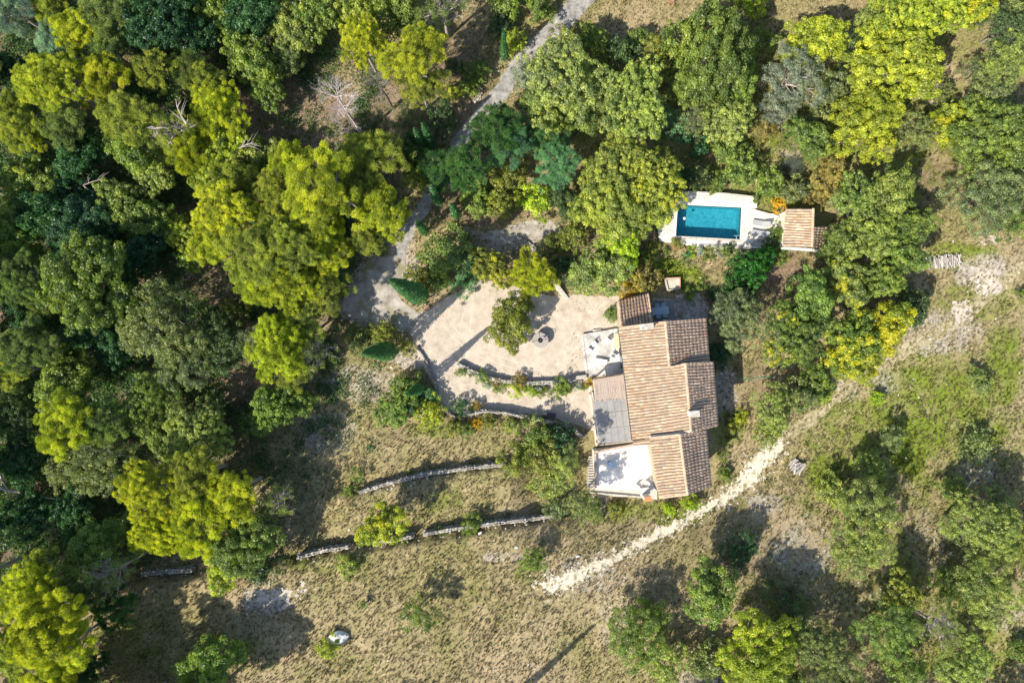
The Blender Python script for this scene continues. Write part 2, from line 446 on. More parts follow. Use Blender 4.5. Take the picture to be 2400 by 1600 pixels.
ROAD = [(1420, -70), (1455, -70), (1396, 0), (1340, 62), (1290, 130), (1262, 148), (1232, 165), (1208, 197), (1190, 232), (1150, 270), (1118, 305), (1085, 350), (1050, 392), (1030, 420), (1020, 452),
        (1004, 500), (975, 530), (962, 560), (950, 590), (938, 640), (915, 660), (900, 640), (912, 610), (930, 580), (945, 545), (968, 500), (990, 460), (1012, 425), (1040, 380), (1063, 322), (1105, 272), (1140, 225), (1165, 197), (1196, 145), (1240, 95), (1275, 62), (1310, 25), (1338, -5), (1380, -70)]
sheet('driveway', ROAD, M['asphalt'], .02, 3.5, 5, 1)
YARD = [(930, 600), (952, 612), (950, 645), (940, 665), (930, 690), (950, 712), (990, 738), (960, 780), (900, 772), (838, 765), (806, 745), (804, 700), (822, 660), (848, 622), (880, 602)]
sheet('drive_turning_yard', YARD, M['yard'], .035, 3, 5, 2)
sheet('gravel_court', COURT, M['gravel'], .02, 3, 4, 3)
# faint wheel lines and raked gravel on the court
RUT = surf('raked_gravel', [(.3, (.45, .39, .32)), (.55, (.53, .47, .39)), (.75, (.59, .53, .45))], 3, .95, .4, 16, detail=8)
def rut(pts, w, seed):
    L = [Vector(p) for p in pts]; up, dn = [], []
    for i, q in enumerate(L):
        d = (L[min(i + 1, len(L) - 1)] - L[max(i - 1, 0)]).normalized(); n_ = Vector((-d.y, d.x)); ww = w * (.4 if i in (0, len(L) - 1) else 1)
        up.append(tuple(q + n_ * ww)); dn.append(tuple(q - n_ * ww))
    sheet('wheel_line', up + dn[::-1], RUT, .028, .7, 4, seed, inner=4)
rut([(1098, 700), (1085, 740), (1076, 785)], 1.0, 51); rut([(1110, 702), (1104, 740), (1102, 775), (1110, 810)], 1.1, 52)
rut([(1020, 735), (1060, 790), (1120, 835), (1200, 862), (1290, 868)], 1.2, 53); rut([(1035, 728), (1075, 780), (1130, 822), (1210, 848), (1300, 850)], 1.1, 54)
rut([(1320, 740), (1345, 790), (1335, 850)], .9, 55)
SANDY = [(1085, 528), (1130, 545), (1190, 530), (1240, 518), (1300, 520), (1330, 540), (1300, 562), (1240, 560), (1180, 572), (1120, 560), (1085, 548)]
sheet('sandy_terrace', SANDY, M['yard'], .03, 6, 5, 4)
TR = [(1258, 1366), (1300, 1352), (1345, 1336), (1388, 1316), (1440, 1300), (1470, 1284), (1500, 1262), (1545, 1238), (1600, 1214), (1660, 1180), (1715, 1138), (1752, 1090), (1785, 1052), (1800, 1028), (1832, 1030),
      (1832, 1055), (1800, 1092), (1762, 1132), (1712, 1172), (1655, 1200), (1600, 1232), (1548, 1262), (1500, 1284), (1462, 1306), (1430, 1326), (1370, 1354), (1325, 1378), (1288, 1384)]
isl = []
for i in range(620):
    j = random.randrange(len(TR)); a = Vector(TR[j]); b = Vector(TR[(j + 1) % len(TR)]); q = a.lerp(b, random.random())
    isl.append((q.x + random.gauss(0, 11), q.y + random.gauss(0, 9), random.uniform(1., 4.5), i))
sheet('limestone_track', TR, M['lime'], .03, 12, 4, 5, islands=isl)
FT = [(1838, 1000), (1880, 985), (1935, 930), (1990, 880), (2060, 840), (2130, 800), (2200, 760), (2260, 715), (2320, 660), (2400, 610), (2460, 600), (2460, 625), (2400, 640), (2340, 690), (2280, 740), (2215, 785), (2140, 830),
      (2070, 868), (2010, 905), (1950, 955), (1890, 1010), (1850, 1028)]
isl = [(random.uniform(2285, 2345), random.uniform(628, 690), random.uniform(3, 11), i) for i in range(30)] + [(random.uniform(2235, 2275), random.uniform(705, 755), random.uniform(3, 12), i) for i in range(26)] + \
      [(random.uniform(2290, 2345), random.uniform(550, 572), random.uniform(2, 6), i) for i in range(26)]
sheet('faint_track', FT, M['faint'], .02, 10, 5, 6)
M['lime2'] = surf('bare_limestone', [(.3, (.30, .26, .2)), (.45, (.44, .39, .32)), (.7, (.58, .53, .46))], 1.6, .95, .8, 12, detail=7, bdist=.05)
sheet('bare_rock_patch', [(2235, 712), (2262, 708), (2272, 730), (2262, 752), (2240, 750), (2230, 735)], M['lime2'], .03, 5, 4, 7, islands=isl)
sheet('bare_earth_patch', [(2325, 640), (2345, 632), (2338, 660), (2352, 672), (2330, 690), (2312, 684), (2318, 660)], M['lime2'], .03, 5, 4, 8)
sheet('bare_earth_patch', [(1262, 1408), (1290, 1400), (1300, 1412), (1275, 1420)], M['faint'], .03, 5, 4, 8)
isl = [(random.gauss(1435, 25), random.gauss(1440, 32), random.uniform(2, 8), i) for i in range(60)]
sheet('bare_earth_patch', [(1395, 1455), (1412, 1438), (1425, 1440), (1405, 1465)], M['faint'], .03, 5, 4, 8, islands=isl)
isl = [(random.gauss(640, 35), random.gauss(1395, 14), random.uniform(2, 8), i) for i in range(50)]
sheet('bare_earth_patch', [(600, 1400), (640, 1378), (690, 1385), (670, 1405), (630, 1412)], M['lime2'], .03, 8, 4, 9, islands=isl)
# ---------------------------------------------------------------- foliage
def leaves_from(pos, nrm, L, W, rg, kind):
    """pos,nrm (n,3) -> leaf faces (quads, or triangles for needles)"""
    n = len(pos)
    r = rg.normal(size=(n, 3))
    nn = nrm + r * .55
    nn /= np.linalg.norm(nn, axis=1)[:, None] + 1e-9
    t = rg.normal(size=(n, 3)); u = np.cross(nn, t); u /= np.linalg.norm(u, axis=1)[:, None] + 1e-9
    v = np.cross(nn, u)
    l = (L * rg.uniform(.7, 1.3, n))[:, None]; w = (W * rg.uniform(.7, 1.3, n))[:, None]
    if kind == 'needle':
        # points away from the spray centre
        d = nrm + rg.normal(size=(n, 3)) * .6; d /= np.linalg.norm(d, axis=1)[:, None] + 1e-9
        s = np.cross(d, rg.normal(size=(n, 3))); s /= np.linalg.norm(s, axis=1)[:, None] + 1e-9
        a = pos - d * l * .35; q = np.stack([a - s * w * .5, a + s * w * .5, pos + d * l * .65], 1)
        return q.reshape(-1, 3), 3
    q = np.stack([pos - u * l * .5, pos + v * w * .5 - u * l * .05 + nn * w * .12, pos + u * l * .5, pos - v * w * .5 - u * l * .05 + nn * w * .12], 1)
    return q.reshape(-1, 3), 4

def crown_mesh(name, mat, seed, Rr, flat, nlobe, lobe_r, clump_r, per, L, W, kind='leaf', gap=.0, dens=1.0, cone=0.0):
    """crown centred on the origin, radius Rr; returns mesh + lobe centres"""
    rg = np.random.default_rng(seed)
    lobes = []
    for i in range(nlobe):
        a = 2.39996 * i + rg.uniform(-.35, .35); q = math.sqrt((i + .35) / nlobe)
        rr = Rr * (1 - lobe_r * .8) * q * rg.uniform(.72, 1.2)
        lr = Rr * lobe_r * rg.uniform(.55, 1.25)
        z = Rr * flat * (.75 * (1 - q * q) + rg.uniform(-.32, .28)) + cone * Rr * (1 - q)
        lobes.append((math.cos(a) * rr, math.sin(a) * rr, z, lr))
    Lb = np.array(lobes)
    cl = []
    for x, y, z, lr in lobes:
        nc = max(5, int(dens * 2.3 * (lr / clump_r) ** 2))
        d = rg.normal(size=(nc, 3)); d[:, 2] = d[:, 2] * .8 + .25; d /= np.linalg.norm(d, axis=1)[:, None]
        rad = lr * rg.uniform(.62, 1.22, nc)
        c = np.c_[x + d[:, 0] * rad, y + d[:, 1] * rad, z + d[:, 2] * rad * (.55 + flat * .35)]
        cl.append(np.c_[c, d])
    cl = np.concatenate(cl)
    keep = np.ones(len(cl), bool)
    for x, y, z, lr in lobes:
        dd = np.sqrt((cl[:, 0] - x) ** 2 + (cl[:, 1] - y) ** 2 + ((cl[:, 2] - z) / (.55 + flat * .35)) ** 2)
        keep &= ~((dd < lr * .6) & (rg.random(len(cl)) < .8))
    keep &= rg.random(len(cl)) > gap
    cl = cl[keep]
    n = len(cl)
    cr = clump_r * rg.uniform(.5, 1.35, n)
    ctint = rg.random(n)
    per_c = np.maximum(6, (per * (cr / clump_r) ** 2).astype(int))
    ci = np.repeat(np.arange(n), per_c); m_ = len(ci)
    d = rg.normal(size=(m_, 3)); d[:, 2] += .55; d += cl[ci, 3:6] * .55; d /= np.linalg.norm(d, axis=1)[:, None]
    rad = cr[ci] * rg.uniform(.35, 1.1, m_) ** .6
    pos = cl[ci, :3] + d * rad[:, None] * np.array([1, 1, .8])
    V, k = leaves_from(pos, d, L, W, rg, kind)
    tint = np.clip(.55 * ctint[ci] + .45 * rg.random(m_), 0, 1)
    ps = 1.7 * Rr / 4
    ph = smooth_noise((pos[:, 0] / ps * 100).round(3), (pos[:, 1] / ps * 100).round(3), 100, seed)
    patch = np.clip(.55 * ph + .45 * ctint[ci] + rg.normal(0, .05, m_), 0, 1)
    me = np_mesh(name, V, k, mat, {'tint': tint, 'patch': patch})
    return me, Lb

def wood_mesh(name, mat, seed, H, zc, Rr, lobes, r0, fork=.35, lean=0, k=6, twigs=0):
    """trunk from z=0 to the crown at height zc with a limb to each lobe"""
    rd = random.Random(seed); b = MB()
    top = Vector((rd.uniform(-.3, .3), rd.uniform(-.3, .3), zc))
    fk = Vector((top.x * .4, top.y * .4, zc * fork))
    b.tube([(0, 0, -.3), (0, 0, .1), fk * .6, fk], [r0 * 1.35, r0 * 1.05, r0 * .9, r0 * .8], k + 2)
    b.tube([fk, fk.lerp(top, .5) + Vector((rd.uniform(-.2, .2), rd.uniform(-.2, .2), 0)), top, top + Vector((0, 0, Rr * .25))], [r0 * .75, r0 * .55, r0 * .35, r0 * .1], k)
    for i, (x, y, z, lr) in enumerate(lobes):
        e = Vector((x, y, zc + z * .9)); s = fk.lerp(top, rd.uniform(0, .75))
        mid = s.lerp(e, .5) + Vector((rd.uniform(-.3, .3), rd.uniform(-.3, .3), rd.uniform(-.1, .35))) * (Rr / 4)
        b.tube([s, mid, e], [r0 * .38, r0 * .25, r0 * .1], 5)
        for j in range(3 + twigs):
            a = rd.uniform(0, 2 * PI); q = mid.lerp(e, rd.uniform(.1, .95))
            d = Vector((math.cos(a), math.sin(a), rd.uniform(.1, .8))) * lr * rd.uniform(.7, 1.15)
            b.tube([q, q + d * .5 + Vector((0, 0, .1)), q + d], [r0 * .14, r0 * .09, r0 * .03], 3, cap=False)
    return b.mesh(name, mat)

SPEC = {}   # kind -> list of (nominal radius, [ (crown mesh, wood mesh) ... ], zc/R)
def make_kind(kind, mat, sizes, bark):
    out = []
    for (Rr, nvar, flat, nlobe, lobe_r, clump_r, per, L, W, face, gap, dens, zc, r0, fork, twigs, cone) in sizes:
        vs_ = []
        for v in range(nvar):
            sd = hash((kind, Rr, v)) if False else (sum(map(ord, kind)) * 31 + int(Rr * 100) * 7 + v * 101)
            cv = (1.0, .8, 1.22, .9)[v]
            cm, lb = crown_mesh(kind + '_crown', mat, sd, Rr, flat, nlobe + (0, 4, -3, 2)[v], lobe_r * (1, .88, 1.12, .95)[v], clump_r * cv, int(per * cv * cv), L, W, face, gap, dens, cone)
            wm = wood_mesh(kind + '_wood', bark, sd, 0, zc, Rr, lb, r0, fork, twigs=twigs)
            vs_.append((cm, wm))
        out.append((Rr, vs_, zc))
    SPEC[kind] = out
#            R  nvar flat nl lobe clump per  L    W   face   gap dens zc   r0  fork twigs cone
make_kind('oak', M['leaf'], [
    (4.6, 3, .50, 21, .30, .42, 80, .19, .14, 'leaf', .03, 1.25, 6.2, .24, .3, 2, 0),
    (3.1, 3, .60, 14, .34, .38, 72, .175, .13, 'leaf', .03, 1.25, 4.3, .17, .3, 1, 0),
    (1.7, 3, .65, 8, .42, .34, 44, .18, .14, 'leaf', .04, 1.0, 2.2, .09, .3, 0, 0)], M['bark'])
make_kind('holm', M['leaf'], [
    (4.0, 3, .45, 15, .34, .36, 62, .15, .10, 'leaf', .03, 1.05, 4.6, .2, .3, 1, 0),
    (2.4, 3, .55, 9, .40, .30, 56, .14, .09, 'leaf', .03, 1.05, 2.6, .13, .3, 0, 0)], M['bark'])
make_kind('pine', M['needle'], [
    (4.2, 4, .34, 27, .25, .38, 125, .28, .066, 'needle', .05, 1.2, 9.2, .24, .6, 4, .12),
    (2.8, 4, .42, 17, .30, .35, 115, .27, .062, 'needle', .05, 1.2, 7.2, .18, .6, 3, .12)], M['bark_pale'])
make_kind('sparse', M['needle'], [
    (3.2, 2, .5, 16, .26, .34, 70, .26, .05, 'needle', .45, .8, 8, .2, .55, 9, .1)], M['bark_pale'])
make_kind('softpine', M['needle'], [
    (3.4, 2, .40, 16, .32, .44, 150, .34, .050, 'needle', .05, 1.0, 6.5, .2, .6, 1, .05)], M['bark_pale'])
make_kind('olive', M['leaf'], [
    (3.2, 2, .55, 13, .33, .34, 60, .17, .055, 'leaf', .05, 1.1, 3.6, .2, .25, 3, 0)], M['bark_pale'])
make_kind('bush', M['leaf'], [
    (1.5, 4, .60, 9, .42, .28, 46, .14, .10, 'leaf', .04, 1.05, .95, .07, .2, 0, 0),
    (.55, 3, .75, 6, .48, .16, 34, .085, .055, 'leaf', .02, 1.1, .34, .03, .2, 0, 0)], M['bark'])
make_kind('wisp', M['needle'], [
    (1.6, 2, .55, 10, .40, .30, 70, .24, .035, 'needle', .12, 1.0, 1.0, .06, .2, 2, 0)], M['bark'])

def cypress_mesh(name, seed, H, Rr):
    rg = np.random.default_rng(seed); n = int(9000 * (H * Rr) / 14)
    t = rg.random(n) ** .8; a = rg.uniform(0, 2 * PI, n)
    prof = Rr * np.clip(np.minimum(1, (t / .10 + .45)) * (1 - t) ** .72 * 1.08, 0.02, 9)
    bump = 1 + .07 * np.sin(a * 5 + t * 23 + seed) + .06 * np.sin(a * 9 - t * 41) + rg.uniform(-.2, .14, n)
    r = prof * bump
    pos = np.c_[np.cos(a) * r, np.sin(a) * r, .15 + t * H]
    nr = np.c_[np.cos(a), np.sin(a), np.full(n, .75)]; nr /= np.linalg.norm(nr, axis=1)[:, None]
    pos += rg.normal(0, .05, (n, 3)) + nr * (np.abs(rg.normal(0, .07, n)) * (rg.random(n) < .3))[:, None]
    V, k = leaves_from(pos, nr, .24, .09, rg, 'leaf')
    me = np_mesh(name, V, k, M['leaf'], {'tint': rg.random(n) * .8 + .1, 'patch': np.zeros(n)})
    core = MB(); core.tube([(0, 0, -.2), (0, 0, .6), (0, 0, H * .8)], [.14, .12, .03], 6)
    return me, core.mesh(name + '_wood', M['bark'])

HUE = {'py': (.46, .50, .05), 'pm': (.33, .375, .075), 'pg': (.20, .27, .08), 'pd': (.09, .20, .06), 'oy': (.41, .475, .045), 'om': (.215, .305, .055), 'od': (.06, .155, .05),
       'ol': (.32, .385, .09), 'hg': (.24, .295, .10), 'hd': (.10, .165, .05), 'gr': (.29, .33, .21), 'li': (.38, .50, .03), 'bg': (.16, .33, .14), 'br': (.34, .29, .08),
       'or': (.60, .42, .02), 'sv': (.44, .50, .42), 'la': (.04, .17, .015), 'ce': (.25, .36, .30), 'cy': (.07, .215, .04), 'ox': (.38, .44, .065), 'ob': (.27, .30, .05)}
CAT = {'oak': ('broadleaf_tree', 'tree'), 'holm': ('evergreen_tree', 'tree'), 'pine': ('pine_tree', 'tree'), 'sparse': ('pine_tree', 'tree'), 'softpine': ('pine_tree', 'tree'), 'olive': ('olive_tree', 'tree'),
       'bush': ('shrub', 'shrub'), 'wisp': ('shrub', 'shrub')}
vcount = {}
def plant(px, py, r, kind, hue, label, h=1.0, yel=0.0, group=None, name=None):
    """r = crown radius in photo pixels"""
    sizes = SPEC[kind]; rw = r * (1.02 if 1290 < px < 2150 and 370 < py < 820 or 1150 < px < 1480 and py > 920 else 1.12) / 20.0
    best = min(sizes, key=lambda s: abs(math.log(s[0] / rw)))
    sc = rw / best[0]
    for _ in range(2):
        zc = best[2] * sc * h
        sc = rw * (CAMZ - zc - rw * .3) / CAMZ / best[0]
    zc = best[2] * sc * h
    key = (kind, best[0]); vcount[key] = vcount.get(key, -1) + 1
    cm, wm = best[1][vcount[key] % len(best[1])]
    g0 = P(px, py, zc); gz = float(ground_z(g0.x, g0.y)); q = P(px, py, zc + gz)
    gz = float(ground_z(q.x, q.y))
    nm, cat = CAT[kind]
    rz = random.uniform(0, 2 * PI)
    t = thing(name or nm, label, cat, (q.x, q.y, gz), group, rz)
    j = [random.uniform(.88, 1.14) for _ in range(3)]
    c = HUE[hue]; f = random.uniform(.9, 1.1)
    link('crown' if cat == 'tree' else 'foliage', cm, t, loc=(0, 0, zc), sc=(sc * random.uniform(1.0, 1.14), sc * random.uniform(.86, 1.04), sc * random.uniform(.9, 1.15)), color=(c[0] * f * j[0] ** .4, c[1] * f, c[2] * f * j[2], yel))
    link('trunk' if cat == 'tree' else 'stems', wm, t, sc=(sc, sc, zc / best[2]))
    return t
# ---------------------------------------------------------------- trees (pixel x, y, crown radius, kind, hue, label, [height factor], [yellowing])
GP = 'trees of the dense wood on the left'
TREES = [
 # top-left wood
 (25, 20, 62, 'softpine', 'ce', 'grey-blue cedar filling the top left corner of the photo', 1.2),
 (130, 105, 52, 'softpine', 'ce', 'smaller grey-blue cedar just inside the top left corner cedar', 1.2),
 (190, 75, 62, 'pine', 'py', 'bright yellow-green pine right of the grey-blue cedars'),
 (120, 8, 48, 'pine', 'pm', 'dull green pine at the top edge between the cedars and a yellow pine'),
 (245, 20, 60, 'pine', 'pg', 'grey-green pine cut by the top edge beside the yellow cedar neighbour'),
 (255, 118, 52, 'pine', 'pg', 'grey twiggy pine crown under the yellow pine beside the cedars'),
 (395, 60, 88, 'oak', 'od', 'large dark green oak near the top edge, left third of the photo'),
 (335, 12, 50, 'oak', 'om', 'mid-green oak cut by the top edge left of the large dark oak'),
 (500, 22, 62, 'oak', 'om', 'yellowish green oak at the top edge right of the large dark oak', 1, .1),
 (600, 45, 64, 'oak', 'od', 'dark oak at the top edge above the shaded forest gap'),
 (690, 75, 56, 'oak', 'ol', 'pale olive oak near the top edge left of the bright green oak'),
 (752, 26, 62, 'oak', 'om', 'fresh bright green oak at the top edge left of the driveway wood', 1, .15),
 (680, 130, 42, 'oak', 'hg', 'small greyish oak below the pale olive oak by the top edge'),
 (600, 148, 66, 'oak', 'om', 'round mid-green oak above the brown clearing with long trunk shadows'),
 (632, 210, 46, 'oak', 'om', 'low green oak on the left rim of the brown clearing'),
 (20, 165, 45, 'oak', 'od', 'dark green oak at the left edge below the corner cedar'),
 (118, 190, 78, 'pine', 'py', 'broad yellow pine below the two cedars near the left edge', 1, 0),
 (248, 200, 64, 'pine', 'py', 'bright yellow pine second from the left in the upper pine row'),
 (362, 158, 50, 'pine', 'pm', 'round yellow-green pine in the upper wood between two bright pines'),
 (432, 160, 52, 'softpine', 'pg', 'soft grey-green pine left of the dark forest gap'),
 (482, 188, 40, 'pine', 'pm', 'small pine at the left rim of the dark forest gap'),
 (508, 262, 66, 'pine', 'py', 'yellow pine with dense round head above the brown clearing edge', .72),
 (398, 305, 64, 'sparse', 'pm', 'open pine with bare white limbs showing in the upper left wood', .85),
 (300, 275, 60, 'pine', 'pm', 'olive-yellow pine left of the pine with bare white limbs'),
 (445, 360, 54, 'pine', 'py', 'soft yellow pine below the pine with bare white limbs', .75),
 (40, 285, 66, 'pine', 'pm', 'pale yellow pine at the left edge, upper quarter of the photo'),
 (80, 318, 36, 'pine', 'py', 'small brilliant yellow pine tuft near the upper left edge'),
 (155, 285, 52, 'pine', 'pg', 'shaded olive pine between two bright pines in the upper left'),
 (320, 350, 62, 'oak', 'om', 'round oak in the wood just below the upper pine row', 1, .08),
 (372, 408, 50, 'oak', 'ol', 'lighter oak adjoining the round oak below the upper pine row'),
 (190, 375, 62, 'oak', 'od', 'dark green oak in deep shade left of the round oak', .8),
 (60, 425, 62, 'oak', 'om', 'yellowing oak at the left edge, upper middle', 1, .2),
 (150, 445, 56, 'oak', 'od', 'dark oak beside a fallen bare branch near the left edge', .75),
 (118, 510, 66, 'oak', 'od', 'deep shaded oak left of the middle wood, under its neighbours', .8),
 (42, 515, 56, 'oak', 'ol', 'greyish green oak on the left edge a third of the way down'),
 (285, 490, 60, 'oak', 'om', 'green oak with small yellow sprays above the big round middle oak', 1, .12),
 (345, 515, 50, 'oak', 'om', 'rough green oak left of the brown shaded clearing with leaf litter'),
 (515, 395, 72, 'oak', 'oy', 'yellow-green oak at the upper left end of the central pine belt', .8),
 (598, 388, 66, 'oak', 'ol', 'loose oak with twigs below the brown clearing', .65),
 (560, 440, 60, 'pine', 'pm', 'mid pine inside the central belt below the loose twiggy oak', .75),
 # central pine belt
 (530, 500, 74, 'pine', 'py', 'bright pine on the left flank of the central belt', 1.1),
 (690, 385, 54, 'pine', 'py', 'bright round pine at the top of the central pine belt', 1.1),
 (752, 440, 88, 'pine', 'py', 'largest yellow pine of the central belt, above the driveway yard', 1.15),
 (645, 468, 66, 'pine', 'pm', 'green-yellow pine in the middle of the central belt', 1.1),
 (730, 520, 66, 'pine', 'py', 'yellow pine below the largest one of the central belt', 1.1),
 (845, 440, 62, 'pine', 'pm', 'pine on the right flank of the central belt beside the narrow drive', 1.1),
 (905, 500, 58, 'pine', 'py', 'yellow pine hanging over the narrow drive left of the young cypresses', 1.1),
 (868, 560, 44, 'pine', 'pm', 'pine whose crown overhangs the top of the old driveway yard', 1),
 (510, 570, 60, 'pine', 'py', 'brilliant pine on the left end of the lower central belt'),
 (598, 585, 76, 'pine', 'pm', 'wide feathery pine in the lower central belt with olive centre', 1.1),
 (690, 575, 72, 'pine', 'pm', 'wide pale pine right of the feathery one in the lower central belt', 1.1),
 (770, 580, 66, 'pine', 'py', 'yellow pine next to the left border of the driveway yard', .85),
 (600, 665, 50, 'pine', 'py', 'small yellow pine at the lower left of the central belt'),
 (675, 655, 72, 'pine', 'py', 'bright pine in the lower middle of the central belt', .9),
 (752, 672, 62, 'pine', 'pm', 'pine shading the left rim of the driveway yard', .75),
 (705, 738, 58, 'pine', 'pm', 'pine at the foot of the central belt above the grey-leaved one', .72),
 (430, 545, 42, 'oak', 'oy', 'light green oak between dark wood and the bright central belt'),
 (445, 610, 32, 'oak', 'om', 'narrow green oak below the light oak left of the central belt'),
 # left middle wood
 (35, 570, 60, 'oak', 'om', 'oak on the left edge level with the middle of the pine belt'),
 (205, 548, 74, 'oak', 'od', 'dark oak above the big round middle oak of the left wood', .85),
 (345, 580, 56, 'oak', 'od', 'dark oak right of the big round middle oak', .8),
 (295, 640, 50, 'oak', 'od', 'dark shaded oak touching the right side of the big round oak', .75),
 (205, 660, 98, 'oak', 'om', 'big round oak in the middle of the left wood', 1.1),
 (50, 648, 62, 'pine', 'pg', 'grey-green pine left of the big round middle oak'),
 (105, 705, 40, 'pine', 'pg', 'small dull pine below left of the big round middle oak', .8),
 (200, 755, 52, 'oak', 'od', 'blue-green shaded oak below the big round middle oak', .8),
 (50, 745, 52, 'oak', 'od', 'dark oak on the left edge halfway down', .8),
 (65, 815, 64, 'pine', 'pg', 'dull green pine on the left edge below the halfway line'),
 (22, 868, 42, 'pine', 'pm', 'yellowish pine cut by the left edge below the halfway line'),
 (160, 835, 42, 'oak', 'om', 'bright green young oak in the dark left wood', .9),
 (155, 900, 64, 'oak', 'om', 'fresh green oak below the bright young oak in the dark left wood', .85),
 (265, 800, 50, 'oak', 'od', 'blackish green oak in the deepest shade of the left wood', .6),
 (45, 975, 60, 'holm', 'hd', 'grey holm oak on the left edge below the pines'),
 (396, 765, 92, 'holm', 'hg', 'broad grey-green holm oak left of the central pine belt', 1.1),
 (330, 790, 48, 'holm', 'hg', 'left lobe holm oak joined to the broad grey-green one', 1.1),
 (440, 842, 70, 'holm', 'hg', 'holm oak below the broad one above the brown sunny clearing'),
 (520, 798, 72, 'holm', 'hd', 'dark holm oak between the broad one and the pine with bare limbs'),
 (550, 745, 44, 'holm', 'ob', 'brownish holm oak at the lower end of the central pine belt'),
 (390, 895, 42, 'holm', 'om', 'smaller green holm oak beneath the joined holm oaks'),
 (655, 812, 72, 'pine', 'py', 'yellow pine standing alone below the central belt', .85),
 (600, 800, 46, 'softpine', 'gr', 'silver-grey conifer against the left side of the lone yellow pine', 1),
 (740, 820, 60, 'sparse', 'pg', 'half-dead pine with tangled bare limbs right of the lone yellow pine', .65),
 (690, 880, 40, 'pine', 'pm', 'small pine at the foot of the half-dead pine', .7),
 (637, 955, 58, 'oak', 'om', 'green oak below the reddish fallen branch', .8),
 (692, 940, 42, 'oak', 'om', 'green oak right of the one below the reddish fallen branch', .8),
 (600, 985, 38, 'oak', 'om', 'small oak left under the two oaks at the clearing', .8),
 (355, 945, 74, 'holm', 'om', 'olive green oak below the holm group, left of the lower clearing', 1, .05),
 (462, 1005, 70, 'oak', 'ol', 'light green oak above the huge yellow pine of the lower left'),
 (388, 1030, 50, 'oak', 'om', 'leafy oak between the light green oak and the leaning pine'),
 (155, 995, 72, 'pine', 'py', 'yellow pine with pale fallen trunk below it, lower left'),
 (235, 985, 54, 'pine', 'pg', 'grey-olive pine right of the yellow one with the pale trunk'),
 # lower left
 (232, 1095, 68, 'holm', 'hg', 'grey-green holm oak left of the huge yellow pine'),
 (155, 1105, 48, 'holm', 'hg', 'holm oak left of the grey-green one by the huge yellow pine'),
 (50, 1085, 58, 'oak', 'od', 'dark green oak above the long pale fallen trunk', .8),
 (445, 1075, 42, 'oak', 'ol', 'small pale oak at the upper edge of the huge yellow pine'),
 (352, 1150, 74, 'pine', 'py', 'left half crown of the huge yellow pine group', 1.15),
 (455, 1120, 66, 'pine', 'pm', 'olive top pine of the huge yellow pine group', 1.15),
 (545, 1155, 58, 'pine', 'py', 'right pine of the huge yellow group with pale limbs', 1.15),
 (375, 1245, 66, 'pine', 'py', 'lower left pine of the huge yellow group', 1.1),
 (462, 1222, 72, 'pine', 'py', 'lower middle pine of the huge yellow group', 1.1),
 (50, 1210, 64, 'oak', 'od', 'dark oak below the long pale fallen trunk on the left edge', .8),
 (172, 1205, 56, 'oak', 'od', 'dark green oak left of the huge yellow pine group'),
 (120, 1215, 44, 'holm', 'gr', 'pale grey holm oak in the dark wood of the lower left'),
 (230, 1285, 66, 'oak', 'om', 'soft green oak between huge yellow pines and the corner pine'),
 (310, 1250, 40, 'oak', 'om', 'small oak by the reddish needle patch, lower left', .8),
 (575, 1262, 74, 'oak', 'om', 'rounded green oak right of the huge yellow pines, above the lower terrace wall', 1, .08),
 (517, 1352, 48, 'oak', 'oy', 'yellow-green oak hanging over the open slope below the terrace wall'),
 (622, 1322, 46, 'bush', 'hd', 'dark low oak scrub at the left end of the lower terrace wall', 2.0),
 (650, 1172, 52, 'sparse', 'hg', 'thin grey-green tree right of the huge yellow pines', .7),
 (60, 1395, 74, 'pine', 'py', 'upper left pine of the yellow group in the bottom left corner', 1.15),
 (95, 1330, 44, 'pine', 'pm', 'topmost small pine of the bottom left corner group', 1.1),
 (165, 1392, 58, 'pine', 'pg', 'dull pine right of the uppermost corner pines', 1.1),
 (110, 1470, 88, 'pine', 'py', 'largest yellow pine of the bottom left corner group', 1.15),
 (175, 1500, 58, 'pine', 'py', 'right yellow pine of the bottom left corner group', 1.1),
 (35, 1520, 62, 'pine', 'pm', 'pine at the left edge above the bottom left corner', 1.1),
 (125, 1578, 64, 'pine', 'py', 'yellow pine cut by the bottom edge in the left corner', 1.1),
 (245, 1350, 66, 'sparse', 'pg', 'open grey pine with bare limbs right of the corner group', 1),
 (272, 1420, 50, 'softpine', 'pd', 'dark soft pine on the slope right of the corner group', .8),
 (215, 1560, 42, 'oak', 'od', 'dark oak at the bottom edge right of the corner pines', .6),
 (500, 1550, 66, 'oak', 'om', 'mid-green oak cut by the bottom edge on the dry slope', .75),
 (890, 1235, 54, 'oak', 'oy', 'bright yellow tree standing on the lower terrace wall', 1.0, .4),
 (980, 1436, 44, 'holm', 'om', 'small round tree alone on the dry slope, with its shadow up and right', 1.0),
 (1250, 1308, 34, 'holm', 'om', 'small bushy tree left above the start of the limestone track', 1.0),
 # driveway, top middle
 (838, 25, 62, 'oak', 'pm', 'olive oak at the top edge left of the bare-twigged pine', 1),
 (930, 25, 64, 'oak', 'om', 'dark-centred oak at the top edge left of the bare-twigged pine', .9),
 (1035, 20, 62, 'sparse', 'pg', 'bare-twigged pine at the top edge over the brown bank', .9),
 (850, 105, 62, 'pine', 'py', 'yellow pine above the grey dead tree', 1.1),
 (975, 128, 74, 'pine', 'py', 'bright yellow pine right of the grey dead tree', 1.15),
 (985, 205, 50, 'pine', 'pm', 'thin lower crown of pine under the bright one beside the dead tree', 1),
 (1182, 10, 38, 'oak', 'om', 'green oak at the top edge left of the driveway', .8),
 (1172, 62, 34, 'oak', 'hd', 'dark oak left of the driveway above the thin cypress', .6),
 (1268, 12, 36, 'oak', 'om', 'fresh green tree at the top edge beside the driveway', .6),
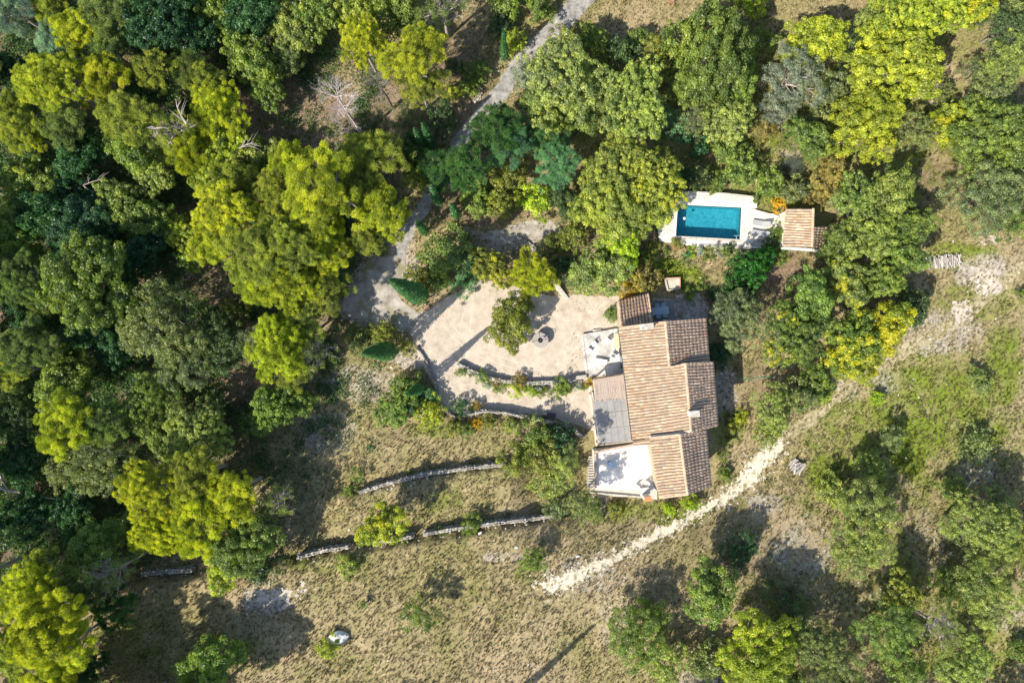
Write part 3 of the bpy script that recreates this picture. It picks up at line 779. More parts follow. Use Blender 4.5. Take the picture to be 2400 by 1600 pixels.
 (1205, 100, 30, 'bush', 'oy', 'yellow shrub between the two slim cypresses by the driveway', 1.3),
 (1032, 278, 46, 'holm', 'hd', 'dark holm oak left of the narrow part of the driveway', .7),
 (948, 280, 34, 'holm', 'hg', 'round grey-green holm shrub below the yellow pine near the dead tree', .6),
 (878, 368, 72, 'softpine', 'pm', 'soft mid-green pine at the upper right of the central belt', 1),
 (958, 362, 42, 'softpine', 'pd', 'soft dark pine left of the two dark cypresses', .9),
 (1165, 300, 62, 'softpine', 'pd', 'dark feathery pine right of the narrow driveway', 1),
 (1185, 335, 54, 'softpine', 'bg', 'blue-green feathery pine just below the dark one by the driveway', .9),
 (1095, 392, 62, 'softpine', 'pd', 'dark feathery pine crown spreading over the driveway', 1.05),
 (1035, 402, 46, 'softpine', 'pd', 'smaller feathery pine over the driveway, left of the spreading one', 1),
 (980, 415, 38, 'softpine', 'pm', 'thin green pine at the left border of the hidden drive', .9),
 (1258, 328, 40, 'softpine', 'bg', 'small blue-green pine left of the blue-green garden tree', .8),
 (1302, 392, 62, 'softpine', 'bg', 'blue-green feathery tree left of the big yellow-green oak', .9),
 (1305, 340, 32, 'softpine', 'bg', 'top tuft of blue-green tree above its larger neighbour', .9),
 (1440, 400, 80, 'oak', 'ox', 'upper left crown of the big yellow-green oaks beside the pool', 1.05, .25),
 (1522, 420, 84, 'oak', 'ox', 'upper right crown of the big yellow-green oaks beside the pool', 1.05, .3),
 (1432, 485, 84, 'oak', 'ox', 'lower left crown of the big yellow-green oaks beside the pool', 1.0, .1),
 (1510, 498, 66, 'oak', 'ox', 'oak overhanging the left deck of the pool', .95, .1),
 (1456, 574, 58, 'oak', 'li', 'lime green oak low left of the pool deck', .95, .05),
 (1312, 195, 88, 'oak', 'ol', 'large light oak right of the driveway', .95, .12),
 (1282, 262, 52, 'oak', 'om', 'shaded lower oak right of the driveway bend', .85),
 (1236, 180, 40, 'holm', 'gr', 'grey holm oak touching the right side of the driveway', .7),
 (1368, 262, 60, 'oak', 'om', 'oak in the gap between two large light oaks', .8),
 (1472, 250, 90, 'oak', 'ol', 'large light oak in the upper middle, left of the big oak by the pool', .95, .12),
 (1570, 290, 44, 'holm', 'bg', 'blue-grey holm oak right of the large light oak', .8),
 (1323, 88, 34, 'bush', 'ob', 'brownish shrub at the right verge of the upper driveway', 1.4),
 (1388, 108, 42, 'oak', 'om', 'small oak right of the upper driveway, first of a row', .8),
 (1455, 122, 40, 'oak', 'hd', 'darker small oak second in the row right of the upper driveway', .8),
 (1497, 92, 27, 'oak', 'om', 'slender green tree third in the row right of the driveway', .9),
 (1552, 125, 44, 'oak', 'ob', 'brown-green oak left of the large round oak at the top'),
 # garden around pool
 (1258, 470, 42, 'bush', 'li', 'brilliant lime shrub crossed by a cypress shadow', 1.0),
 (1112, 448, 48, 'oak', 'om', 'mid-green shrub tree right of the young cypresses', .5),
 (1165, 478, 42, 'oak', 'ob', 'olive garden shrub left of the brilliant lime shrub', .4),
 (1192, 415, 40, 'bush', 'ob', 'brownish shrub above the olive garden shrub', 1.2),
 (1325, 470, 48, 'oak', 'hd', 'dark green tree between lime shrub and big oaks', .8),
 (1340, 555, 42, 'bush', 'ob', 'olive dry shrub below the big yellow-green oaks', 1.2),
 (1655, 128, 102, 'oak', 'om', 'largest round oak at the top, above the pool', .85, .12),
 (1600, 190, 52, 'oak', 'om', 'lower left companion of the largest round oak', .8, .1),
 (1720, 190, 62, 'oak', 'om', 'lower right companion of the largest round oak', .8, .1),
 (1782, 92, 32, 'oak', 'om', 'small green oak right of the largest round oak at the top', .8),
 (1760, 2, 38, 'oak', 'li', 'lime tree cut by the top edge above the shaded grass', .7),
 (1912, 102, 62, 'oak', 'oy', 'yellow-green oak right of the shaded grass at the top', .85, .2),
 (1985, 118, 48, 'holm', 'hd', 'dark holm oak between two yellow oaks at the top'),
 (2030, 68, 44, 'oak', 'ol', 'light oak above the dark holm oak at the top'),
 (2092, 155, 92, 'oak', 'oy', 'largest yellow oak in the upper right quarter', .9, .3),
 (2115, 38, 88, 'oak', 'oy', 'broad yellow-green oak at the top edge, upper right', .9, .2),
 (2200, 22, 62, 'oak', 'oy', 'yellow oak at the top edge left of the golden one', .9, .25),
 (2275, 28, 46, 'oak', 'oy', 'golden yellow oak at the top edge near the right corner', .9, .5),
 (1855, 188, 74, 'olive', 'gr', 'big silver-grey olive tree above the pool', 1.1),
 (1872, 122, 28, 'olive', 'gr', 'small silver-grey olive above the big one', 1.2),
 (1820, 258, 44, 'olive', 'gr', 'grey olive below left of the big silver one', 1),
 (1952, 205, 44, 'holm', 'hg', 'grey-green holm oak right of the big silver olive'),
 (2025, 298, 76, 'oak', 'oy', 'bright yellow-green oak below the largest yellow oak', .85, .2),
 (2138, 308, 50, 'holm', 'hg', 'round grey-green holm oak between two bright yellow oaks'),
 (2215, 303, 48, 'oak', 'oy', 'yellow sprayed oak left of the broad green one near right edge', .8, .4),
 (2318, 318, 78, 'oak', 'om', 'broad green oak near the right edge, upper third', .85, .2),
 (2388, 268, 42, 'holm', 'hg', 'grey holm oak cut by the right edge, upper third'),
 (2310, 225, 52, 'holm', 'hg', 'pale holm oak above the broad green oak at right edge'),
 (2203, 222, 28, 'holm', 'hg', 'small holm shrub on the pale grass right of the largest yellow oak', .8),
 (2290, 172, 38, 'holm', 'hg', 'small holm oak left of the round one at the right edge'),
 (2360, 148, 66, 'holm', 'ol', 'round holm oak on the right edge below the corner tree'),
 (2352, 68, 60, 'holm', 'hd', 'dark holm oak near the top right corner'),
 (2388, 15, 44, 'holm', 'hg', 'holm oak filling the top right corner'),
 (1634, 278, 52, 'olive', 'hg', 'greyish tree left of the green oak above the pool hedge', 1),
 (1710, 290, 60, 'oak', 'ol', 'light green oak above the pool hedge', .9, .1),
 (1695, 348, 36, 'oak', 'om', 'small oak under the light green one above the pool hedge', .7),
 (1620, 322, 40, 'oak', 'od', 'dark shaded oak left under the light green oak', .6),
 (1790, 303, 30, 'bush', 'br', 'yellowish brown shrub right of the light green oak', 1.5),
 (1886, 325, 54, 'oak', 'om', 'mixed green oak above the silver broom bush', .8),
 (1920, 288, 36, 'oak', 'hg', 'small grey-green oak right above the mixed green oak', .9),
 (1731, 405, 44, 'bush', 'om', 'tall green shrub directly above the pool right end', 1.4),
 (1683, 425, 28, 'bush', 'om', 'low green shrub above the middle of the pool', 1.2),
 (1634, 418, 34, 'bush', 'hg', 'grey-green shrub above the pool left part', 1.3),
 (1590, 415, 34, 'bush', 'od', 'dark shrub between the pool and the big oaks', 1.3),
 (1800, 435, 40, 'bush', 'om', 'green shrub above the sun loungers', 1.3),
 (1862, 448, 38, 'bush', 'hg', 'grey-green shrub above the pool house roof', 1.3),
 (1941, 408, 52, 'oak', 'br', 'brownish olive tree upper right of the pool house', .7, .1),
 (1908, 460, 34, 'bush', 'br', 'brown-green shrub at the top right corner of the pool house', 1.3),
 (1822, 482, 20, 'bush', 'or', 'orange-yellow shrub left of the pool house roof', 1.0),
 (2000, 478, 66, 'oak', 'om', 'left crown of the big oak group right of the pool house', .95, .1),
 (2072, 462, 72, 'oak', 'ol', 'top crown of the big oak group right of the pool house', .95, .1),
 (2120, 530, 62, 'oak', 'om', 'right crown of the big oak group right of the pool house', .95, .1),
 (2045, 552, 72, 'oak', 'ol', 'middle crown of the big oak group right of the pool house', 1, .08),
 (1962, 572, 52, 'oak', 'om', 'oak shading the lower right side of the pool house', .9, .1),
 (2110, 600, 66, 'oak', 'om', 'lower right crown of the oak group, left of the log pile', .9, .1),
 (2310, 465, 82, 'holm', 'hg', 'large holm oak near the right edge, right of the shaded gap', .9),
 (2365, 425, 52, 'holm', 'hg', 'holm oak at the right edge above the large one', .9),
 (2372, 520, 50, 'holm', 'om', 'green holm oak at the right edge below the large one', .8),
 # right middle
 (1756, 634, 64, 'oak', 'la', 'glossy dark green laurel tree below the pool', .7),
 (1722, 688, 48, 'holm', 'hd', 'dark top of the evergreen right of the house patio', 1.1),
 (1728, 745, 78, 'holm', 'hg', 'round grey-green evergreen right of the house patio', 1.1),
 (1893, 700, 70, 'oak', 'om', 'green oak right of the round evergreen', 1, .12),
 (1862, 782, 82, 'oak', 'om', 'large oak with yellow sprays below the green oak', 1, .3),
 (1980, 672, 62, 'oak', 'ol', 'light oak with yellow sprays right of the green oak', 1, .35),
 (2060, 660, 56, 'oak', 'om', 'oak at the right end above the golden crown', 1, .15),
 (2128, 725, 48, 'oak', 'hd', 'dark oak beside the faint track right of the golden crown', .8),
 (2068, 762, 70, 'oak', 'oy', 'golden yellow oak by the faint track', .9, .62),
 (1978, 800, 74, 'oak', 'om', 'yellowing green oak left of the golden one', .95, .42),
 (1992, 848, 52, 'oak', 'oy', 'pale yellow-green lowest crown beside the faint track', .8, .4),
 (1908, 890, 42, 'oak', 'om', 'dark green oak below the large oak with yellow sprays', .6, .1),
 (1928, 928, 20, 'bush', 'oy', 'yellow-green bush at the verge of the faint track', 1.2),
 (1807, 955, 58, 'holm', 'ol', 'rounded evergreen right of the farmhouse, above the limestone track', .9),
 (1872, 925, 44, 'bush', 'hg', 'grey-green scrub right of the rounded evergreen', 1.4),
 (1795, 1012, 36, 'bush', 'ol', 'pale scrub under the rounded evergreen at the track bend', 1.2),
 # lower right
 (2032, 1092, 44, 'holm', 'om', 'small oak alone in the shaded part of the right field', .8),
 (2090, 1026, 30, 'bush', 'hg', 'grey-green bush in the right field', 2.0),
 (1945, 1150, 36, 'bush', 'ol', 'pale bush left of the tall paired holm oaks', 1.3),
 (2013, 1200, 76, 'holm', 'ol', 'upper one of the paired holm oaks right of the track', 1.15),
 (2012, 1285, 66, 'holm', 'ol', 'lower one of the paired holm oaks right of the track', 1.1),
 (2232, 1146, 30, 'bush', 'om', 'green bush between the field and the large right holm oaks', 1.3),
 (2290, 1238, 86, 'holm', 'ol', 'large holm oak near the right edge, lower right quarter', 1.1),
 (2358, 1272, 60, 'holm', 'ol', 'holm oak cut by the right edge, lower right quarter', 1.1),
 (2332, 1178, 54, 'holm', 'hg', 'upper companion of the large right holm oak', 1.0),
 (2306, 1378, 76, 'holm', 'ol', 'holm oak second from bottom near the right edge', .9),
 (2235, 1372, 48, 'holm', 'om', 'left companion holm oak of the one second from bottom', .8),
 (2110, 1388, 50, 'oak', 'ob', 'small brown-green oak between the paired and bottom holm oaks', .8, .1),
 (1734, 1282, 42, 'holm', 'od', 'dark round evergreen below the limestone track', .7),
 (1658, 1388, 62, 'oak', 'om', 'fresh green tree below the track, left of the bottom group', .8, .1),
 (1841, 1412, 54, 'holm', 'hd', 'dark grey-green tree above the yellow bottom oak', .6),
 (1775, 1512, 78, 'oak', 'oy', 'yellow-green oak at the bottom, left of the bottom holm oaks', .95, .12),
 (1800, 1580, 60, 'oak', 'om', 'green oak cut by the bottom edge under the yellow-green one', .9, .1),
 (1905, 1500, 66, 'holm', 'hg', 'left one of the bottom edge holm oaks', 1),
 (1965, 1572, 66, 'holm', 'hg', 'holm oak cut by the bottom edge, left of the brown tuft', 1),
 (2082, 1472, 68, 'holm', 'om', 'holm oak with a brown tuft of dead leaves', 1),
 (2112, 1556, 54, 'holm', 'om', 'holm oak at the bottom edge below the brown tufted one', 1),
 (2203, 1468, 58, 'sparse', 'hg', 'half-bare grey tree among the bottom right holm oaks', .7),
 (2256, 1545, 62, 'holm', 'ol', 'light holm oak at the bottom edge near the right corner', .9),
 (2385, 1520, 26, 'bush', 'om', 'green bush at the right edge above the bottom corner', 1.2),
 (1488, 1490, 72, 'holm', 'om', 'feathery green tree at the bottom, left of the fresh green one', .7),
 (1557, 1545, 54, 'holm', 'ol', 'paler tree at the lower right side of the feathery green one', .7),
 (1515, 1440, 38, 'bush', 'om', 'green scrub at the top of the feathery tree', 1.4),
 (1645, 1545, 44, 'bush', 'hg', 'grey low shrub at the bottom edge left of the yellow-green oak', .8),
 (2290, 898, 32, 'bush', 'ol', 'low pale bush in the right field below a slanting shadow', .8),
 (2278, 1042, 40, 'bush', 'hg', 'wide low grey bush in the right field', .7),
 (2395, 690, 18, 'bush', 'om', 'small bush on the right edge above the field', 1.2),
 (2052, 933, 18, 'bush', 'li', 'small lime bush in the field right of the faint track', .9),
 # around court and house
 (1055, 592, 52, 'bush', 'om', 'large dark green shrub above the leaning cypress', 1.5),
 (1112, 622, 36, 'bush', 'od', 'dark shrub left of the autumn tree by the court', 1.3),
 (1085, 665, 30, 'bush', 'bg', 'blue-green shrub at the upper corner of the gravel court', 1.0),
 (1030, 655, 32, 'bush', 'om', 'low green shrub right of the leaning cypress', .9),
 (982, 650, 32, 'bush', 'ob', 'low olive shrub above the leaning cypress', .8),
 (1150, 632, 48, 'oak', 'ob', 'autumn tree with rusty yellow leaves above the gravel court', .7, .35),
 (1250, 645, 50, 'pine', 'py', 'yellow-green pine at the top edge of the gravel court', .45),
 (1200, 752, 60, 'oak', 'ob', 'olive-brown tree standing on the gravel court left of the well', .6, .15),
 (1392, 640, 74, 'oak', 'ol', 'round green tree above the small tiled annex', .75, .1),
 (1508, 655, 44, 'bush', 'br', 'rust-brown climbing shrub above the tiled annex', 1.2, .22),
 (1472, 672, 26, 'bush', 'or', 'orange-yellow shrub left of the rust-brown one', 1.2, .3),
 (1430, 736, 18, 'bush', 'om', 'small round green bush left of the tiled annex', .8),
 (842, 802, 32, 'bush', 'hg', 'grey-green shrub left of the lower cypress', 1.2),
 (902, 788, 36, 'bush', 'ob', 'olive-brown shrub above the lower cypress', 1.0),
 (952, 815, 20, 'bush', 'ob', 'small olive shrub right of the lower cypress', 1.0),
 (932, 958, 46, 'oak', 'om', 'green shrub tree left of the curved parapet wall', .4),
 (950, 908, 36, 'bush', 'om', 'green shrub above the little cypress by the parapet', 1.3),
 (1006, 922, 20, 'bush', 'bg', 'blue-green bush right of the little cypress', 1.2),
 (1006, 968, 34, 'bush', 'oy', 'yellow-green shrub against the bend of the parapet', .9, .3),
 (975, 940, 28, 'bush', 'od', 'dark bush directly below the little cypress', .9),
 (1063, 1000, 20, 'bush', 'ob', 'olive bush just outside the parapet bend', 1.0),
 (1092, 1006, 19, 'bush', 'om', 'green bush second outside the parapet bend', 1.0),
 (1117, 990, 13, 'bush', 'or', 'little orange-yellow bush outside the parapet', 1.0),
 (1146, 986, 18, 'bush', 'ob', 'olive bush leaning on the middle of the parapet', 1.2),
 (1117, 950, 15, 'wisp', 'br', 'dry wispy shrub inside the parapet bend', 1.0),
 (1080, 955, 22, 'bush', 'od', 'dark bush in the shade inside the parapet bend', .8),
 (1196, 994, 20, 'bush', 'ol', 'pale bush outside the parapet right of the middle', 1.2),
 (1255, 1016, 44, 'bush', 'om', 'big green shrub mass outside the parapet right part', 1.2),
 (1310, 1032, 42, 'bush', 'od', 'dark shrub between the parapet and the stairs', 1.2),
 (1212, 1072, 44, 'bush', 'ob', 'olive shrub at the right end of the upper terrace wall', 1.1),
 (1272, 1062, 50, 'bush', 'ob', 'broad olive shrub left of the outside stairs', 1.3),
 (1298, 1125, 48, 'bush', 'ol', 'light olive shrub left below the outside stairs', 1.3),
 (1322, 1092, 46, 'holm', 'ol', 'tall olive green tree left of the outside stairs, shading the pergola', 3.2),
 (1366, 1184, 44, 'holm', 'hg', 'grey-green tree below left of the cream terrace', 2.9),
 (1300, 1188, 32, 'bush', 'hg', 'grey-green shrub at the right end of the lower terrace wall', 1.2),
 (1392, 1195, 28, 'bush', 'om', 'green shrub below the cream terrace', 1.0),
 (1440, 1190, 20, 'bush', 'ob', 'small olive shrub below the cream terrace wall', .8),
 (1564, 1190, 16, 'bush', 'li', 'lime tuft below the south roof', .8),
 (1620, 1178, 20, 'bush', 'li', 'lime bush at the lower right corner of the south roof', .8),
 (1698, 1110, 18, 'bush', 'om', 'small green bush right of the south roof', .8),
 (1690, 1065, 16, 'bush', 'om', 'green bush against the east wall of the south wing', .8),
 (1731, 975, 16, 'bush', 'oy', 'small yellow bush right of the farmhouse east wall', .9),
 (1708, 990, 26, 'bush', 'ob', 'dry olive shrub near the farmhouse south-east corner', .6),
 (1684, 830, 30, 'bush', 'od', 'dark green bush on the east side of the farmhouse', 1.1),
 (1108, 1225, 25, 'bush', 'om', 'dark green bush on the middle of the lower terrace wall', .9),
 (1034, 1243, 12, 'bush', 'om', 'little green bush left along the lower terrace wall', .9),
 (942, 1266, 18, 'bush', 'om', 'low bush right of the bright yellow tree on the wall', .8),
 (841, 1114, 16, 'bush', 'om', 'small bush above the left end of the upper terrace wall', 1.1),
 (822, 1153, 19, 'bush', 'om', 'bush at the left end of the upper terrace wall', .8),
 (962, 1106, 6, 'bush', 'om', 'tiny green sprout on the upper side of the upper terrace wall', .8),
 (817, 1325, 26, 'bush', 'ol', 'low soft bush below the lower terrace wall', .6),
 (853, 1415, 9, 'bush', 'om', 'little sapling on the dry slope left of the small round tree', 2.0),
 (775, 1516, 26, 'bush', 'oy', 'yellow bush below the white boulder', .6),
 (1117, 168, 30, 'bush', 'om', 'green bush on the bank left of the driveway', .9),
 (1058, 218, 22, 'bush', 'oy', 'yellow-green bush right under the bright pine by the dead tree', .9),
 (1095, 205, 24, 'bush', 'om', 'low bush on the brown bank left of the driveway', .8),
 (1065, 160, 20, 'bush', 'hd', 'dark small bush right of the bright yellow pine', .8),
 (1640, 672, 15, 'bush', 'om', 'bush at the shady border of the garden lawn', .8),
 (1668, 690, 18, 'bush', 'od', 'dark bush at the lower right of the garden lawn', .8),
 (1612, 690, 16, 'bush', 'om', 'bush right of the small stone bin', .8),
 (1528, 592, 20, 'bush', 'ob', 'olive shrub left of the garden lawn', .9),
 (1500, 608, 26, 'bush', 'om', 'green shrub between the lime oak and the garden lawn', 1.0),
 (1824, 598, 24, 'bush', 'om', 'green shrub below the pool house left corner', .9),
 (1822, 552, 26, 'bush', 'om', 'leafy shrub between loungers and pool house', 1.1),
 (1800, 575, 18, 'bush', 'hd', 'dark shrub at the lower right corner of the pool deck', 1.0),
 (1320, 625, 30, 'bush', 'od', 'dark shrub between pine and round green tree', 1.1),
 (1290, 575, 30, 'bush', 'ob', 'dry shrub above the stone steps of the garden', .8),
 (1480, 620, 24, 'bush', 'om', 'green bush right of the round green tree', 1.1),
]
# planted border along the low garden wall, and the bed below the pool
BORDER = [
 (1083, 871, 13, 'om', 'dark green plant at the left end of the border'), (1105, 874, 10, 'hg', 'grey-green plant second in the wall border'),
 (1131, 886, 16, 'om', 'rounded green plant in the left half of the wall border'), (1142, 905, 9, 'sv', 'silver cushion plant below the left border plants'),
 (1163, 897, 12, 'br', 'brown plant in the wall border'), (1163, 911, 8, 'om', 'small green tuft under the brown border plant'), (1182, 903, 11, 'ol', 'yellowish plant right of the brown border plant'),
 (1175, 914, 8, 'om', 'small green cushion below the yellowish border plant'), (1210, 912, 20, 'oy', 'wide yellow-green plant in the middle of the border'), (1216, 894, 16, 'br', 'dull pinkish brown plant against the low wall'),
 (1246, 917, 15, 'li', 'lime plant right of the middle of the border'), (1262, 905, 12, 'sv', 'silver plant right of the lime border plant'), (1268, 919, 11, 'ob', 'olive plant below the right silver plant'),
 (1278, 912, 8, 'ol', 'small pale plant between silver and dark green border plants'), (1320, 909, 22, 'om', 'largest dark green plant of the border'), (1300, 918, 13, 'om', 'green plant left of the largest border plant'),
 (1353, 906, 9, 'sv', 'round silver ball near the right end of the border'), (1367, 908, 9, 'om', 'green ball right of the silver one'), (1382, 896, 12, 'or', 'yellow bush at the pergola corner'),
]
BED = [
 (1535, 578, 14, 'ob', 'olive cushion left of the terracotta pots'), (1585, 570, 15, 'ob', 'olive plant in the bed behind the large pot'), (1620, 583, 10, 'li', 'yellow plant in the pool bed'),
 (1609, 594, 10, 'bg', 'mint green plant at the left of the pool bed'), (1640, 587, 11, 'sv', 'silver plant in the middle of the pool bed'), (1656, 588, 11, 'ol', 'light round cushion in the pool bed'),
 (1622, 601, 7, 'li', 'small lime tuft at the front of the pool bed'), (1652, 604, 8, 'om', 'green cushion at the front of the pool bed'), (1679, 584, 14, 'sv', 'large silver grey plant of the pool bed'),
 (1668, 602, 7, 'om', 'little dark cushion at the front right of the pool bed'), (1700, 592, 15, 'om', 'green plant at the right of the pool bed'), (1690, 600, 9, 'sv', 'small silver plant below the large silver one'),
 (1712, 575, 10, 'hd', 'dark plant at the foot of the deck edge'), (1560, 588, 10, 'om', 'green plant left of the small pot'), (1605, 612, 10, 'om', 'low green plant on the lawn edge'),
 (1815, 578, 12, 'sv', 'silver shrub near the pool house foot'),
]
for t in TREES:
    px, py, r, kind, hue, label = t[:6]
    h = t[6] if len(t) > 6 else 1.0; y = t[7] if len(t) > 7 else 0.0
    plant(px, py, r, kind, hue, label, h, y)
for px, py, r, hue, lab in BORDER:
    plant(px, py, r, 'bush', hue, lab, .9, 0, 'plants in the border along the low garden wall', name='border_plant')
for px, py, r, hue, lab in BED:
    plant(px, py, r, 'bush', hue, lab, .8, 0, 'plants in the bed below the pool', name='border_plant')
# woods going on outside the photograph (they throw shadow into it)
rd = random.Random(3)
for i in range(26):
    if i < 15: px, py = rd.uniform(-190, -60), -60 + i * 118
    else: px, py = -60 + (i - 15) * 50, rd.uniform(1690, 1770)
    plant(px, py, rd.uniform(60, 85), rd.choice(['pine', 'oak', 'pine']), rd.choice(['pm', 'om', 'od']), 'tree of the wood that goes on beyond the left and lower border', 1.0, 0, 'trees of the wood outside the view')
for i in range(15):
    plant(60 + i * 168, rd.uniform(-150, -95), rd.uniform(60, 85), rd.choice(['oak', 'holm', 'oak']), rd.choice(['ol', 'om', 'hg']), 'tree of the wood that goes on beyond the upper border', 1.0, 0, 'trees of the wood outside the view')
for px, py, r in [(1900, 1690, 70), (2060, 1700, 65), (2230, 1690, 70), (2380, 1700, 60), (1640, 1710, 60), (2480, 1500, 70), (2490, 1250, 70), (900, 1700, 40)]:
    plant(px, py, r, 'holm', 'ol', 'tree of the scrub that goes on beyond the lower border', 1.0, 0, 'trees of the wood outside the view')

# cypresses: (base px, tip px, radius m, label)
def cypress(base, hgt, rad, label, name='cypress_tree', hue='cy'):
    g = G(*base)
    cm, wm = cypress_mesh('cypress', int(base[0]), hgt, rad)
    t = thing(name, label, 'tree', tuple(g), None)
    link('crown', cm, t, color=(*HUE[hue], 0)); link('trunk', wm, t)
cypress((985, 692), 19.5, 1.05, 'tall dark cypress leaning left in view at the upper left corner of the gravel court')
cypress((915, 822), 14.5, .95, 'cypress lying left in view below the driveway yard')
cypress((986, 908), 10, .6, 'little slim cypress left of the curved parapet wall')
cypress((1030, 475), 8.5, .5, 'young cypress right of the hidden drive, uppermost of three')
cypress((1070, 505), 6.5, .5, 'young cypress, rightmost of the three near the drive')
cypress((996, 543), 6.5, .42, 'young cypress, lowest of the three near the drive')
cypress((1256, 52), 6.5, .38, 'slim cypress at the left verge of the driveway near the top edge', hue='om')
cypress((1182, 140), 7.0, .42, 'slim cypress left of the driveway beside the yellow shrub')
cypress((995, 353), 8.0, .5, 'dark cypress left of its twin at the driveway narrows')
cypress((1013, 345), 8.5, .6, 'dark cypress right of its twin at the driveway narrows')
cypress((1159, 1672), 14.0, .45, 'slim cypress beyond the lower border casting a long thin shadow')
# ---------------------------------------------------------------- roof tiles
def colour_attr_material(name, rough=.85, bump=.3, objcol=False, attr='tcol', nscale=7, lo=.72, hi=1.15):
    m, nt, out = newmat(name)
    if objcol: c = N(nt, 'ShaderNodeObjectInfo').outputs['Color']
    else: c = N(nt, 'ShaderNodeAttribute', attribute_name=attr).outputs['Color']
    t = tex(nt, nscale, 4, .7)
    c = mixc(nt, 1.0, c, ramp(nt, t.outputs[0], [(.3, lo), (.7, hi)]), 'MULTIPLY')
    if name.startswith('tile'):
        t3 = tex(nt, 1.1, 5, .7)
        c = mixc(nt, ramp(nt, t3.outputs[0], [(.46, 0), (.64, .75)]), c, (.27, .215, .17))
    b = N(nt, 'ShaderNodeBsdfPrincipled'); b.inputs['Roughness'].default_value = rough; b.inputs['Specular IOR Level'].default_value = .2
    nt.links.new(c, b.inputs['Base Color'])
    if bump:
        bt = tex(nt, 25, 4, .7); bn = N(nt, 'ShaderNodeBump'); bn.inputs['Strength'].default_value = bump; bn.inputs['Distance'].default_value = .02
        nt.links.new(bt.outputs[0], bn.inputs['Height']); nt.links.new(bn.outputs[0], b.inputs['Normal'])
    nt.links.new(b.outputs[0], out.inputs[0])
    return m
M['tile_obj'] = colour_attr_material('tile_single', objcol=True)
M['tile_joined'] = colour_attr_material('tile_joined')
M['slab_obj'] = colour_attr_material('slab_single', objcol=True, nscale=4, lo=.85, hi=1.08)
M['pan'] = surf('tile_bed', [(.3, (.16, .11, .08)), (.7, (.26, .185, .13))], 4, .9, .4)  # terracotta bed, darkened to paint in the shade between tile rows
TILEC = [(.49, .36, .25), (.50, .38, .265), (.45, .33, .225), (.47, .35, .24), (.40, .31, .22), (.54, .43, .31), (.45, .28, .17), (.36, .29, .225), (.37, .24, .15)]
def tile_local(k=6, L=.52, r1=.135, r0=.112, th=.022):
    """half-round tile, lower end at +Y"""
    v = []
    for (rr, y, dz) in ((r0, -L * .5, 0), (r1, L * .5, .006)):
        for j in range(k + 1):
            a = PI * j / k; v.append((rr * math.cos(a), y, rr * .66 * math.sin(a) + dz))
    for j in range(k + 1):
        a = PI * j / k; v.append(((r1 - th) * math.cos(a), L * .5, (r1 - th) * .66 * math.sin(a) + .006))
    f = [(j, j + 1, k + 1 + j + 1, k + 1 + j) for j in range(k)] + [(k + 1 + j, k + 2 + j, 2 * k + 3 + j, 2 * k + 2 + j) for j in range(k)]
    return v, f
TV, TF = tile_local(r1=.130, r0=.125, th=.010)
tile_me = bpy.data.meshes.new('roof_tile'); tile_me.from_pydata(TV, [], TF); tile_me.materials.append(M['tile_obj'])
tile_me.polygons.foreach_set('use_smooth', [True] * len(tile_me.polygons))
TVn = np.array(TV)
def frame(o, u, n):
    n = n.normalized(); u = (u - n * u.dot(n)).normalized(); d = n.cross(u)
    return Matrix(((u.x, d.x, n.x, o.x), (u.y, d.y, n.y, o.y), (u.z, d.z, n.z, o.z), (0, 0, 0, 1)))
